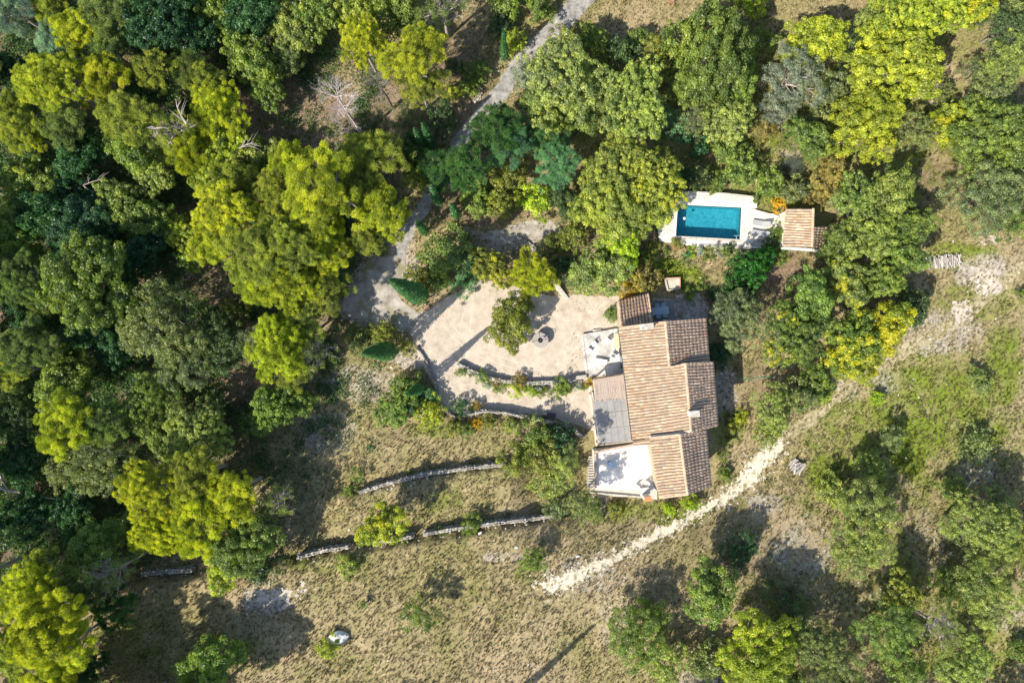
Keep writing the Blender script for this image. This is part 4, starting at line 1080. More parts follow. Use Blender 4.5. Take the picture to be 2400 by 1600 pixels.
def roof_slope(parent, r0, r1, e0, e1, budget=0, pitch=.318, step=.43, name='roof_slope', seed=1, tint=(1, 1, 1), thick=.16):
    """ridge r0->r1, eave e0->e1 (3-D points); returns tiles left in the budget"""
    rd = random.Random(seed)
    b = MB()
    nn = (e0 - r0).cross(r1 - r0).normalized()
    if nn.z < 0: nn = -nn
    top = [r0, r1, e1, e0]; bot = [p - nn * thick for p in top]
    f = [(0, 1, 2, 3), (7, 6, 5, 4), (0, 4, 5, 1), (1, 5, 6, 2), (2, 6, 7, 3), (3, 7, 4, 0)]
    b.add(top + bot, f)
    slope = b.build(name, M['pan'], parent)
    wid = ((r1 - r0).length + (e1 - e0).length) / 2; nr = int(wid / pitch)
    TJ, TC = [], []; fam = rd.random()
    for i in range(nr):
        s = (i + .5) / nr
        a = r0.lerp(r1, s); e = e0.lerp(e1, s); ln = (e - a).length; nc = max(1, int(round(ln / step)))
        dn = (e - a).normalized(); wob = rd.uniform(-.03, .03)
        for j in range(nc):
            t = (j + .55) / nc
            o = a.lerp(e, t) + nn * (.012 + rd.uniform(0, .014)) + (r1 - r0).normalized() * (wob * .5 + rd.uniform(-.015, .015) + .05 * math.sin(t * 4 + i * .35 + seed) * math.sin(i * .21))
            y = (dn + (r1 - r0).normalized() * rd.uniform(-.03, .03)).normalized()
            x = y.cross(nn).normalized(); n2 = x.cross(y)
            mt = Matrix(((x.x, y.x, n2.x, o.x), (x.y, y.y, n2.y, o.y), (x.z, y.z, n2.z, o.z), (0, 0, 0, 1)))
            sx = pitch / .335
            c = TILEC[min(len(TILEC) - 1, int(rd.betavariate(1.0, 1.9) * len(TILEC)))]; g = rd.uniform(.74, 1.04)
            c = tuple(c[k] * g * tint[k] for k in range(3))
            if budget > 0:
                ob = bpy.data.objects.new('roof_tile', tile_me); C.objects.link(ob); ob.parent = slope
                ob.matrix_local = mt @ Matrix.Diagonal((sx, 1, sx, 1)); ob.color = (*c, 1); budget -= 1
            else:
                m3 = np.array(mt); vv = (TVn * [sx, 1, sx]) @ m3[:3, :3].T + m3[:3, 3]
                TJ.append(vv); TC.append(np.tile(c, (len(vv), 1)))
    if TJ:
        nv = len(TV); Fs = []
        for q in range(len(TJ)): Fs += [tuple(i + q * nv for i in ff) for ff in TF]
        me = bpy.data.meshes.new('roof_tiles'); me.from_pydata(np.concatenate(TJ).tolist(), [], Fs)
        at = me.attributes.new('tcol', 'FLOAT_COLOR', 'POINT'); cc = np.concatenate(TC)
        at.data.foreach_set('color', np.c_[cc, np.ones(len(cc))].astype(np.float32).ravel())
        me.polygons.foreach_set('use_smooth', [True] * len(me.polygons))
        link('roof_tiles', me, slope, M['tile_joined'], 'stuff')
    return budget
def ridge_row(parent, a, b, name='ridge_tile', up=Vector((0, 0, 1)), sc=1.15, seed=0):
    rd = random.Random(seed); d = (b - a); n = max(1, int(d.length / .42))
    for i in range(n):
        o = a.lerp(b, (i + .5) / n) + up * (.03 + rd.uniform(0, .01))
        y = d.normalized(); x = y.cross(up).normalized(); z = x.cross(y)
        mt = Matrix(((x.x, y.x, z.x, o.x), (x.y, y.y, z.y, o.y), (x.z, y.z, z.z, o.z), (0, 0, 0, 1)))
        ob = bpy.data.objects.new(name, tile_me); C.objects.link(ob); ob.parent = parent
        ob.matrix_local = mt @ Matrix.Diagonal((sc, 1.0, sc, 1)); g = rd.uniform(.85, 1.1); c = (.52, .37, .26)
        ob.color = (c[0] * g, c[1] * g, c[2] * g, 1)

def opening(parent, name, a, b, z0, z1, out, col, frame_mat=None):
    """a shuttered window or door on the wall line a-b (2-D points), pushed along out"""
    mb = MB(); d = Vector((b[0] - a[0], b[1] - a[1], 0)); c = Vector(((a[0] + b[0]) / 2, (a[1] + b[1]) / 2, (z0 + z1) / 2)) + out * .02
    rz = math.atan2(d.y, d.x)
    mb.box(c, (d.length, .05, z1 - z0), rz)
    o = mb.build(name, M['dark'], parent)
    fb = MB(); fb.box(c + Vector((0, 0, -(z1 - z0) / 2 - .05)) + out * .05, (d.length + .2, .16, .08), rz); fb.build('sill', M['stone'], o)
    for s in (-1, 1):
        sb = MB(); sb.box(c + d.normalized() * s * d.length * .75 + out * .03, (d.length * .48, .05, z1 - z0), rz)
        for k in range(4): sb.box(c + d.normalized() * s * d.length * .75 + out * .07 + Vector((0, 0, (k - 1.5) * (z1 - z0) / 4.5)), (d.length * .46, .03, .06), rz)
        sb.build('shutter', col, o)

M['shutter'] = surf('shutter_paint', [(.3, (.20, .26, .27)), (.7, (.28, .34, .35))], 6, .6, 0)
farm = thing('farmhouse', 'old stone farmhouse with stepped terracotta tiled roofs beside the gravel court', 'house', tuple(P(1560, 930, 0)))
def rel(o, p): return Vector(p) - o.location
def PF(px, py, z): return rel(farm, P(px, py, z))
# walls follow the roof outline, set in by the eaves overhang
def wall_block(parent, name, pts, z0, inset, tops, mat):
    """pts = roof outline 3-D (relative); extruded down to z0"""
    c = sum(pts, Vector()) / len(pts)
    q = []
    for p in pts:
        d = (c - p); d.z = 0; q.append(Vector((p.x, p.y, p.z)) + d.normalized() * inset)
    mb = MB(); mb.prism([(v.x, v.y) for v in q], z0, [v.z - .17 for v in q])
    return mb.build(name, mat, parent)
WS = dict(z_e=5.0, z_r1=6.4, z_r2=6.87)
n_e0, n_e1, n_r0, n_r1 = PF(1451, 768, 5.0), PF(1464, 867, 5.0), PF(1559, 754, 6.4), PF(1569, 861, 6.4)
s_e0, s_e1, s_r0, s_r1 = PF(1464, 867, 5.0), PF(1483.5, 1031, 5.0), PF(1606, 851.6, 6.87), PF(1619.6, 1011, 6.87)
ne0, ne1 = PF(1654, 747, 5.2), PF(1662, 848, 5.2)
se0, se1 = PF(1670.5, 849, 6.05), PF(1681.7, 996, 6.05)
sw0, sw1, sr0, sr1, sea0, sea1 = PF(1523, 1025, 6.15), PF(1546, 1166, 6.15), PF(1592.8, 1018, 7.05), PF(1611, 1158, 7.05), PF(1655, 1009, 6.15), PF(1666.5, 1137, 6.15)
wall_block(farm, 'wall', [n_e0, n_e1, PF(1569, 862, 6.4), PF(1662, 850, 5.2), ne0, n_r0], -.2, .5, None, M['housewall'])
wall_block(farm, 'wall', [s_e0, s_e1, s_r1, se1, se0, s_r0], -.2, .45, None, M['housewall'])
wall_block(farm, 'wall', [sw0, sw1, sr1, sea1, sea0, sr0], -.2, .3, None, M['housewall'])
bud = 150
bud2 = roof_slope(farm, n_r0, n_r1, n_e0, n_e1, 150, seed=1)
roof_slope(farm, s_r0, s_r1, s_e0, s_e1, 150, seed=2)
roof_slope(farm, n_r0, n_r1, ne0, ne1, 0, seed=3, tint=(1.3, 1.25, 1.3))  # east side: tile colour lightened to make up for the grazing sun
roof_slope(farm, s_r0, s_r1, se0, se1, 0, seed=4, tint=(1.3, 1.25, 1.3))  # same sunlight lift painted into these east tiles
roof_slope(farm, sr0, sr1, sw0, sw1, 0, seed=5)
roof_slope(farm, sr0, sr1, sea0, sea1, 0, seed=6, tint=(1.3, 1.25, 1.3))  # east tiles of the south wing, brightened in colour against weak sun
roof_slope(farm, PF(1523, 1027, 5.3), PF(1526, 1041, 5.3), PF(1484, 1033, 4.9), PF(1486, 1044, 4.9), 0, seed=7)
ridge_row(farm, n_r0, n_r1, seed=1); ridge_row(farm, s_r0, s_r1, seed=2); ridge_row(farm, sr0, sr1, seed=3)
# mortared verge rows along the gable edges
for i, (a, b) in enumerate([(n_r0, n_e0), (n_r0, ne0), (s_r0, se0), (s_r0, n_r1 + Vector((0, 0, .2))), (s_r1, se1), (sr0, sw0), (sr0, sea0), (sr1, sw1), (sr1, sea1)]):
    ridge_row(farm, a + Vector((0, 0, .02)), b + Vector((0, 0, .02)), 'verge_tile', sc=.8, seed=20 + i)
# dark gutters
g = MB()
g.tube([n_e0 + Vector((-.1, 0, -.05)), n_e1 + Vector((-.1, 0, -.05)), s_e1 + Vector((-.1, 0, -.05))], .07, 6)
g.build('gutter', M['iron'], farm)
g = MB(); g.tube([se0 + Vector((.1, 0, -.05)), se1 + Vector((.1, 0, -.05))], .07, 6); g.build('gutter', M['iron'], farm)
# flashing wall top between main roof and south wing
g = MB(); a = PF(1523, 1027, 6.1); b_ = PF(1614, 1015, 6.5)
g.prism([(a.x, a.y), (b_.x, b_.y), (b_.x, b_.y + .28), (a.x, a.y + .28)], 5.0 , [6.0, 6.85, 6.85, 6.0]); g.build('party_wall', M['plaster'], farm)
# chimneys
def chimney(cx, cy, zt, zb, w, d, rz, mat, pots=2):
    c = PF(cx, cy, zt); mb = MB()
    mb.box((c.x, c.y, (zt + zb) / 2), (w, d, zt - zb), rz)
    mb.box((c.x, c.y, zt - .28), (w + .12, d + .12, .08), rz)
    ch = mb.build('chimney', mat, farm)
    cb = MB(); cb.box((c.x, c.y, zt + .22), (w + .14, d + .14, .07), rz)
    for sx in (-1, 1):
        for sy in (-1, 1):
            q = Matrix.Rotation(rz, 3, 'Z') @ Vector((sx * w * .42, sy * d * .36, 0)); cb.box((c.x + q.x, c.y + q.y, zt + .1), (.12, .12, .2), rz)
    cb.build('chimney_cap', M['stone'], ch)
M['chim'] = surf('chimney_render', [(.3, (.45, .43, .4)), (.7, (.62, .6, .56))], 5, .9, .3)
chimney(1517, 765, 6.9, 4.8, 1.15, .5, .12, M['chim'])
chimney(1627, 969, 7.9, 6.0, .9, .5, .08, M['chim'])
# windows and doors on the court side and the east side
for (p, q, z0, z1) in [((1455, 800), (1457, 815), 3.2, 4.3), ((1461, 850), (1463, 866), 0.4, 2.5), ((1457, 815), (1459, 835), .4, 2.6), ((1468, 905), (1470, 920), 3.2, 4.3)]:
    a = P(*p, 4.5); b_ = P(*q, 4.5); o_ = Vector((.36, 0, 0))
    a = rel(farm, a) + o_; b_ = rel(farm, b_) + o_
    opening(farm, 'window' if z0 > 1 else 'door', (a.x, a.y), (b_.x, b_.y), z0, z1, Vector((-1, -.1, 0)), M['shutter'])
for (p, z0, z1) in [((1673, 905), 2.9, 4.1), ((1677, 955), 2.9, 4.1), ((1655, 800), 2.6, 3.8), ((1662, 1080), 3, 4.2)]:
    a = rel(farm, P(p[0], p[1], 6.0)) + Vector((-.42, 0, 0))
    opening(farm, 'window', (a.x - .05, a.y + .45), (a.x + .05, a.y - .45), z0, z1, Vector((1, .1, 0)), M['shutter'])

# small tiled annex
annex = thing('tiled_annex', 'low stone annex whose roof tiles run up and down, at the farmhouse north-west corner', 'house', tuple(P(1487, 728, 0)))
def PA(px, py, z): return rel(annex, P(px, py, z))
a_n0, a_n1, a_s0, a_s1 = PA(1449, 705, 2.9), PA(1518.5, 689, 2.9), PA(1456, 768, 3.9), PA(1528, 755, 3.9)
wall_block(annex, 'wall', [a_n0, a_n1, a_s1, a_s0], -.2, .2, None, M['housewall'])
roof_slope(annex, a_s0, a_s1, a_n0, a_n1, 0, seed=9, tint=(1.1, 1.0, 1.0))
ridge_row(annex, a_n1, a_s1, 'verge_tile', sc=.9, seed=31); ridge_row(annex, a_n0, a_s0, 'verge_tile', sc=.8, seed=32)

# pool house
ph = thing('pool_house', 'little pool house with pale terracotta roof right of the sun loungers', 'house', tuple(P(1880, 534, 0)))
def PH(px, py, z): return rel(ph, P(px, py, z))
p_w0, p_w1, p_r0, p_r1, p_e0, p_e1 = PH(1843, 489, 2.6), PH(1835, 577, 2.6), PH(1906, 489.5, 3.5), PH(1903, 579, 3.5), PH(1941, 531, 3.0), PH(1921, 583, 3.0)
wall_block(ph, 'wall', [p_w0, p_w1, p_r1, p_r0], -.2, .2, None, M['plaster'])
wall_block(ph, 'wall', [PH(1906, 531, 3.4), p_r1, p_e1, p_e0], -.2, .2, None, M['plaster'])
roof_slope(ph, p_r0, p_r1, p_w0, p_w1, 300, pitch=.30, seed=11, tint=(1.15, 1.15, 1.15))
roof_slope(ph, PH(1907, 531, 3.5), p_r1, p_e0, p_e1, 0, pitch=.30, seed=12, tint=(1.1, 1.1, 1.1))
ridge_row(ph, p_r0, p_r1, seed=13)
g = MB(); a, b_ = PH(1835, 579, 2.9), PH(1921, 585, 2.9)
g.prism([(a.x, a.y), (b_.x, b_.y), (b_.x, b_.y - .16), (a.x, a.y - .16)], 2.2, [2.75, 2.95, 2.95, 2.75]); g.build('verge_board', M['white'], ph)
gt = thing('metal_gate', 'dark metal frame gate between loungers and the pool house', 'gate', tuple(P(1834, 528, .3)))
g = MB()
p0, p1 = rel(gt, P(1834, 514, .3)), rel(gt, P(1832, 541, .3))
for q in (p0, p1): g.tube([q, q + Vector((0, 0, 1.5))], .035, 6)
for z in (.15, .8, 1.45): g.tube([p0 + Vector((0, 0, z)), p1 + Vector((0, 0, z))], .025, 5)
g.build('frame', M['iron'], gt)
g = MB()
for i in range(1, 10):
    q = p0.lerp(p1, i / 10); g.tube([q + Vector((0, 0, .15)), q + Vector((0, 0, 1.45))], .012, 4)
g.build('bars', M['iron'], gt)

# ---------------------------------------------------------------- slabs and terraces
slab_b = MB(); slab_b.box((0, 0, 0), (1, 1, 1)); slab_me = slab_b.mesh('paving_slab', M['slab_obj'])
def pave(parent, poly, z, size, cols, ang=0.0, holes=(), th=.05, name='paving_slab', gap=.02, seed=0, minpx=None):
    """slabs laid on a rotated grid inside the polygon of photo pixels"""
    rd = random.Random(seed); W = [P(px, py, z) for px, py in poly]
    c = sum(W, Vector()) / len(W); Rm = Matrix.Rotation(ang, 3, 'Z')
    loc = [Rm.inverted() @ (w - c) for w in W]
    hs = [[Rm.inverted() @ (P(px, py, z) - c) for px, py in h] for h in holes]
    x0, x1 = min(v.x for v in loc), max(v.x for v in loc); y0, y1 = min(v.y for v in loc), max(v.y for v in loc)
    j = 0; y = y0; cnt = 0
    while y < y1:
        x = x0 - (size[0] * .5 if j % 2 else 0)
        while x < x1:
            cx, cy = x + size[0] / 2, y + size[1] / 2
            lp = [(v.x, v.y) for v in loc]
            e = .42
            cor = [(cx + sx * size[0] * e, cy + sy * size[1] * e) for sx in (-1, 0, 1) for sy in (-1, 0, 1)]
            ok = all(inpoly(np.array([q[0]]), np.array([q[1]]), lp)[0] for q in cor)
            ok = ok and not any(inpoly(np.array([q[0]]), np.array([q[1]]), [(v.x, v.y) for v in h])[0] for q in cor for h in hs)
            if ok:
                p = Rm @ Vector((cx, cy, 0)) + c
                k = rd.choice(cols); f = rd.uniform(.93, 1.05)
                o = bpy.data.objects.new(name, slab_me); C.objects.link(o); o.parent = parent
                o.location = p - parent.location + Vector((0, 0, -th / 2 + .012 + rd.uniform(-.004, .004))); o.rotation_euler = (0, 0, ang)
                o.scale = (size[0] - gap, size[1] - gap, th); o.color = (k[0] * f, k[1] * f, k[2] * f, 1); cnt += 1
            x += size[0]
        y += size[1]; j += 1
    return cnt
PALE = [(.62, .575, .51), (.56, .52, .46), (.66, .62, .56)]
GREYS = [(.42, .39, .35), (.36, .34, .31), (.46, .43, .38)]
M['mortar'] = surf('mortar', [(.3, (.38, .35, .3)), (.7, (.52, .49, .43))], 3, .95, .3)
M['mortar_dark'] = surf('dark_mortar', [(.3, (.14, .13, .11)), (.7, (.28, .26, .23))], 5, .95, .6)
M['mortar_pale'] = surf('mortar_pale', [(.3, (.58, .54, .48)), (.7, (.70, .66, .59))], 3, .95, .3)
M['concrete'] = surf('weathered_concrete', [(.34, (.27, .255, .235)), (.44, (.40, .385, .365)), (.54, (.51, .495, .475)), (.7, (.60, .585, .56))], .7, .9, .3, 14, detail=7)
M['cream'] = surf('cream_terrace', [(.3, (.72, .66, .58)), (.5, (.78, .72, .65)), (.7, (.82, .77, .70))], .9, .85, .2, 14, detail=6)

# pool terrace: two levels round the basin (the hole is left open)
DECK = [(1541, 528), (1560, 505), (1590, 472), (1756, 481), (1758, 488), (1841, 510), (1834, 560), (1800, 580), (1740, 583), (1640, 578), (1545, 565)]
UP = [(1596, 449), (1640, 451), (1700, 454), (1755, 459), (1776, 463), (1774, 487), (1758, 484), (1755, 480), (1588, 471), (1582, 460)]
dk = thing('pool_terrace', 'pale paved terrace around the pool with grey slabs along its lower edge', 'terrace', tuple(P(1680, 520, 0)))
def ringprism(parent, name, outer, inner, z0, z1, mat):
    """prism with a hole"""
    o = [P(px, py, z1) - parent.location for px, py in outer]; i_ = [P(px, py, z1) - parent.location for px, py in inner]
    pts = [Vector((v.x, v.y)) for v in o] + [Vector((v.x, v.y)) for v in i_]
    no, ni = len(o), len(i_)
    r = delaunay_2d_cdt(pts, [(k, (k + 1) % no) for k in range(no)] + [(no + k, no + (k + 1) % ni) for k in range(ni)], [], 0, 1e-5)
    op = [(v.x, v.y) for v in o]
    vs2 = [tuple(v) for v in r[0]]; fs2 = [tuple(f) for f in r[2]]
    hp = [(v.x, v.y) for v in i_]
    fs3 = []
    for f in fs2:
        cx = sum(vs2[k][0] for k in f) / 3; cy = sum(vs2[k][1] for k in f) / 3
        if inpoly(np.array([cx]), np.array([cy]), op)[0] and not inpoly(np.array([cx]), np.array([cy]), hp)[0]: fs3.append(f)
    mb = MB(); mb.add([(x, y, z1 - parent.location.z) for x, y in vs2], fs3)
    for L in (o, i_):
        n = len(L)
        for k in range(n):
            a, b2 = L[k], L[(k + 1) % n]
            mb.add([(a.x, a.y, z0), (b2.x, b2.y, z0), (b2.x, b2.y, z1), (a.x, a.y, z1)], [(0, 1, 2, 3)])
    return mb.build(name, mat, parent)
ringprism(dk, 'deck_base', DECK, POOLQ, -.6, .25, M['mortar_pale'])
COPE = [(1581, 471), (1747, 478.5), (1743, 568), (1576, 560)]
pave(dk, [(1592, 476), (1756, 483), (1841, 510), (1836, 530), (1790, 548), (1744, 566), (1736, 572), (1580, 560), (1545, 555), (1546, 528), (1565, 505)], .30, (.62, .62), PALE, -.045, holes=[COPE], seed=1)
pave(dk, [(1545, 558), (1575, 562), (1742, 570), (1800, 548), (1834, 540), (1832, 562), (1800, 580), (1740, 583), (1640, 578), (1546, 567)], .30, (.58, .40), GREYS, -.045, seed=2)
mb = MB(); q = [P(px, py, .8) - dk.location for px, py in UP]; mb.prism([(v.x, v.y) for v in q], -.3, .78); mb.build('upper_deck', M['mortar_pale'], dk)
pave(dk, UP, .82, (.62, .62), PALE, -.045, seed=3)
mb = MB(); q = [P(px, py, .95) - dk.location for px, py in [(1590, 447), (1640, 449), (1700, 452), (1778, 461), (1778, 463.5), (1700, 454.5), (1640, 451.5), (1590, 449.5)]]
mb.prism([(v.x, v.y) for v in q], .2, .98); mb.build('back_kerb', M['stone'], dk)
pool = thing('swimming_pool', 'rectangular blue swimming pool with a white stone rim', 'swimming pool', tuple(P(1661, 519, 0)))
def PP(px, py, z): return P(px, py, z) - pool.location
w = [PP(px, py, .25) for px, py in POOLQ]
M['basin'] = surf('basin_lining', [(.36, (.13, .36, .42)), (.5, (.20, .45, .49)), (.64, (.27, .53, .56))], 3.2, .5, .0, detail=5)
mb = MB(); ins = []
zb = -1.75
fl = [(v.x, v.y, zb) for v in w]; tp = [(v.x, v.y, .27) for v in w]
mb.add(fl, [(0, 3, 2, 1)])
for k in range(4): mb.add([fl[k], fl[(k + 1) % 4], tp[(k + 1) % 4], tp[k]], [(0, 1, 2, 3)])
mb.build('basin', M['basin'], pool)
m, nt, out = newmat('pool_water')
fr = N(nt, 'ShaderNodeFresnel'); fr.inputs[0].default_value = 1.33
tr = N(nt, 'ShaderNodeBsdfTransparent'); tr.inputs[0].default_value = (.36, .78, .88, 1)
gl = N(nt, 'ShaderNodeBsdfGlossy'); gl.inputs['Roughness'].default_value = .05
t1 = tex(nt, 5, 3, .6); bn = N(nt, 'ShaderNodeBump'); bn.inputs['Strength'].default_value = .25; bn.inputs['Distance'].default_value = .03
nt.links.new(t1.outputs[0], bn.inputs['Height']); nt.links.new(bn.outputs[0], gl.inputs['Normal']); nt.links.new(bn.outputs[0], fr.inputs['Normal'])
mx = N(nt, 'ShaderNodeMixShader'); nt.links.new(fr.outputs[0], mx.inputs[0]); nt.links.new(tr.outputs[0], mx.inputs[1]); nt.links.new(gl.outputs[0], mx.inputs[2])
nt.links.new(mx.outputs[0], out.inputs[0]); M['water'] = m
mb = MB(); mb.add([(v.x, v.y, .12) for v in w], [(3, 2, 1, 0)]); mb.build('water', M['water'], pool)
# coping stones
cope_in = [PP(px, py, .34) for px, py in POOLQ]; cope_out = [PP(px, py, .34) for px, py in COPE]
for k in range(4):
    a0, a1, b0, b1 = cope_in[k], cope_in[(k + 1) % 4], cope_out[k], cope_out[(k + 1) % 4]
    n = int((a1 - a0).length / .6)
    for i in range(n):
        s0, s1 = (i + .02) / n, (i + .98) / n
        mb = MB(); mb.prism([(v.x, v.y) for v in (a0.lerp(a1, s0), a0.lerp(a1, s1), b0.lerp(b1, s1), b0.lerp(b1, s0))], .2, .335)
        mb.build('coping_stone', M['slab_obj'], pool, color=(.74 * random.uniform(.94, 1.02), .70, .63, 1) if k != 2 else (.48 * random.uniform(.9, 1.1), .44, .39, 1))
mb = MB()
for i in range(12):
    a = 2 * PI * i / 12
c = PP(1603.7, 512, .1)
mb.lathe([(0, .0), (.16, 0), (.16, .05), (.12, .09), (0, .09)], (c.x, c.y, .13), 16); mb.build('skimmer_float', M['white'], pool)
lad = MB()
for s in (0, .45):
    a = PP(1722, 556, .3) + Vector((s, 0, 0)); lad.tube([a + Vector((0, -.5, 0)), a + Vector((0, -.45, .55)), a + Vector((0, 0, .6)), a + Vector((0, .2, .2)), a + Vector((0, .25, -.9))], .025, 6)
for z in (-.2, -.5, -.8): lad.tube([PP(1722, 556, .3) + Vector((0, .25, z)), PP(1722, 556, .3) + Vector((.45, .25, z))], .022, 5)
M['steel'] = surf('steel', [(.3, (.55, .56, .58)), (.7, (.65, .66, .68))], 3, .3, 0, spec=.8)
lad.build('ladder', M['steel'], pool)
sh = MB(); c = PP(1751, 481, .3)
sh.tube([c, c + Vector((0, 0, 2.0)), c + Vector((-.12, .03, 2.15)), c + Vector((-.3, .08, 2.1))], .035, 6)
sh_o = tag(sh.build('pool_shower', M['steel'], None), 'slim steel shower post at the pool upper right corner', 'shower'); sh_o.location = pool.location

# sun loungers
M['mesh_grey'] = surf('grey_fabric', [(.3, (.30, .31, .31)), (.7, (.36, .37, .37))], 20, .8, 0)
def lounger(px, py, rz, label):
    t = thing('sun_lounger', label, 'sun lounger', tuple(P(px, py, .31)), 'sun loungers by the pool', rz)
    f = MB()
    for s in (-1, 1): f.tube([(-1.0, s * .31, .32), (1.0, s * .31, .32)], .025, 6)
    for x in (-1.0, 1.0, .15): f.tube([(x, -.31, .32), (x, .31, .32)], .022, 6)
    f.build('frame', M['steel'], t)
    for x in (-.8, .8):
        for s in (-1, 1):
            l_ = MB(); l_.tube([(x, s * .31, .32), (x * 1.04, s * .32, 0)], .022, 6); l_.build('leg', M['steel'], t)
    c_ = MB(); c_.box((-.42, 0, .36), (1.15, .60, .06)); c_.build('seat', M['mesh_grey'], t)
    b2 = MB(); b2.box((.52, 0, .58), (.90, .60, .06), ry=-.55); b2.build('backrest', M['mesh_grey'], t)
    b3 = MB(); b3.box((.86, 0, .83), (.2, .50, .07), ry=-.55); b3.build('pillow', M['mesh_grey'], t)
lounger(1781, 525, -.16, 'grey sun lounger nearer the hedge, upper of the two beside the pool')
lounger(1779, 548, -.20, 'grey sun lounger half in the shade, lower of the two beside the pool')
# terracotta pots in the bed, copper framed box
def pot(px, py, r, label, z=0, group=None, plantc='om'):
    g0 = G(px, py); t = thing('flower_pot', label, 'pot', (g0.x, g0.y, g0.z + z), group)
    mb = MB(); mb.lathe([(r * .6, 0), (r * .8, r * .6), (r, r * 1.2), (r * 1.08, r * 1.2), (r * 1.08, r * 1.35), (r * .9, r * 1.35), (r * .86, r * 1.1), (0, r * 1.1)], (0, 0, 0), 18)
    mb.build('pot', M['terracotta'], t, smooth=True)
    s = MB(); s.lathe([(r * .88, r * 1.16), (0, r * 1.18)], (0, 0, 0), 14); s.build('soil', M['bark'], t)
pot(1582.7, 577, .36, 'large terracotta pot at the left of the bed below the pool')
pot(1600, 583, .22, 'small terracotta pot right of the large one below the pool')
pot(1571, 3, .4, 'terracotta jar on the dry grass at the top edge')
# terrace west of the house
wt = thing('stone_terrace', 'white weathered terrace with benches between gravel court and farmhouse', 'terrace', tuple(P(1410, 830, 0)))
WT = [(1364, 786), (1450, 771), (1470, 772), (1480, 876), (1461, 876), (1377, 883)]
q = [P(px, py, .4) - wt.location for px, py in WT]
mb = MB(); mb.prism([(v.x, v.y) for v in q], -.2, .4); mb.build('floor', M['concrete'], wt)
for (a, b_) in [((1364, 786), (1450, 771)), ((1364, 786), (1376, 881))]:
    p0, p1 = P(*a, .4) - wt.location, P(*b_, .4) - wt.location; n = int((p1 - p0).length / .55)
    for i in range(n):
        s = (i + .5) / n; mb = MB(); c = p0.lerp(p1, s); dd = p1 - p0
        mb.box((c.x, c.y, .4), (dd.length / n * .95, .26, .12 + random.uniform(-.02, .02)), math.atan2(dd.y, dd.x) + random.uniform(-.03, .03)); mb.build('edge_stone', M['concrete'], wt)
st = MB(); c = P(1399, 776, .2); st.box((0, 0, .12), (1.0, .42, .26), .1); tag(st.build('stone_step', M['stone'], None, loc=(c.x, c.y, 0)), 'stone step at the upper edge of the white terrace', 'step')
def block(name, label, cat, corners, z0, z1, mat, group=None):
    pts = [P(px, py, z1) for px, py in corners]; c = sum(pts, Vector()) / len(pts)
    mb = MB(); mb.prism([(p.x - c.x, p.y - c.y) for p in pts], z0, z1)
    return tag(link(name, mb.mesh(name, mat), None, loc=(c.x, c.y, 0)), label, cat, group)
# L-shaped stone pier at the corner of court, border and terrace
block('stone_pier', 'low stone pier where border wall and white terrace meet', 'wall', [(1350, 881), (1374, 878), (1376, 887), (1350, 889)], 0, .75, M['stone'])
def bench(px, py, ln, wd, rz, z, label, mat, name='bench', h=.45):
    t = thing(name, label, 'bench', tuple(P(px, py, z)), None, rz)
    for k in range(4):
        s = MB(); s.box((0, (k - 1.5) * wd / 4, h), (ln, wd / 4 - .015, .045)); s.build('seat_slat', mat, t)
    for x in (-ln * .42, ln * .42):
        for y in (-wd * .38, wd * .38):
            l_ = MB(); l_.box((x, y, (h - .03) / 2), (.07, .07, h - .03)); l_.build('leg', mat, t)
    return t
bench(1406, 846, 1.55, .55, -.17, .4, 'long white bench in the lower part of the white terrace', M['white'])
def table(px, py, lx, ly, rz, z, label, mat, h=.74, slats=5, name='table'):
    t = thing(name, label, 'table', tuple(P(px, py, z)), None, rz)
    for k in range(slats):
        s = MB(); s.box((0, (k - (slats - 1) / 2) * ly / slats, h), (lx, ly / slats - .012, .04)); s.build('tabletop_slat', mat, t)
    for x in (-lx * .44, lx * .44):
        for y in (-ly * .4, ly * .4):
            l_ = MB(); l_.box((x, y, (h - .02) / 2), (.06, .06, h - .02)); l_.build('leg', mat, t)
M['tan'] = surf('tan_wood', [(.3, (.50, .38, .22)), (.7, (.62, .50, .32))], 5, .8, .1)
table(1446, 799, .85, 1.7, .06, .4, 'tan wooden table against the farmhouse wall on the white terrace', M['tan'])
M['bluegrey'] = surf('bluegrey_paint', [(.3, (.40, .52, .62)), (.7, (.48, .6, .68))], 5, .6, 0)
def chair(px, py, rz, z, label, mat, group=None):
    t = thing('chair', label, 'chair', tuple(P(px, py, z)), group, rz)
    s = MB(); s.box((0, 0, .45), (.46, .46, .05)); s.build('seat', mat, t)
    b2 = MB()
    for k in range(4): b2.box((0, .24 + k * .015, .55 + k * .11), (.46, .03, .08))
    for x in (-.21, .21): b2.box((x, .25, .68), (.04, .04, .5))
    b2.build('backrest', mat, t)
    for x in (-.2, .2):
        for y in (-.2, .2):
            l_ = MB(); l_.box((x, y, .22), (.04, .04, .44)); l_.build('leg', mat, t)
    for x in (-.26, .26):
        a = MB(); a.box((x, 0, .66), (.05, .48, .03)); a.box((x, -.2, .54), (.04, .04, .24)); a.build('armrest', mat, t)
chair(1391, 806, .6, .4, 'white garden armchair, left one on the white terrace', M['white'])
chair(1421, 799, -.7, .4, 'white garden armchair, nearest the tan table on the white terrace', M['white'])
chair(1436, 832, 2.6, .4, 'white garden armchair by the farmhouse wall, below the tan table', M['white'])
s = MB(); s.box((0, 0, .22), (.5, .38, .44), -.5); c = P(1381, 820, .4); tag(s.build('stool', M['chim'], None, loc=tuple(c)), 'small grey stool at the left border of the white terrace', 'stool')

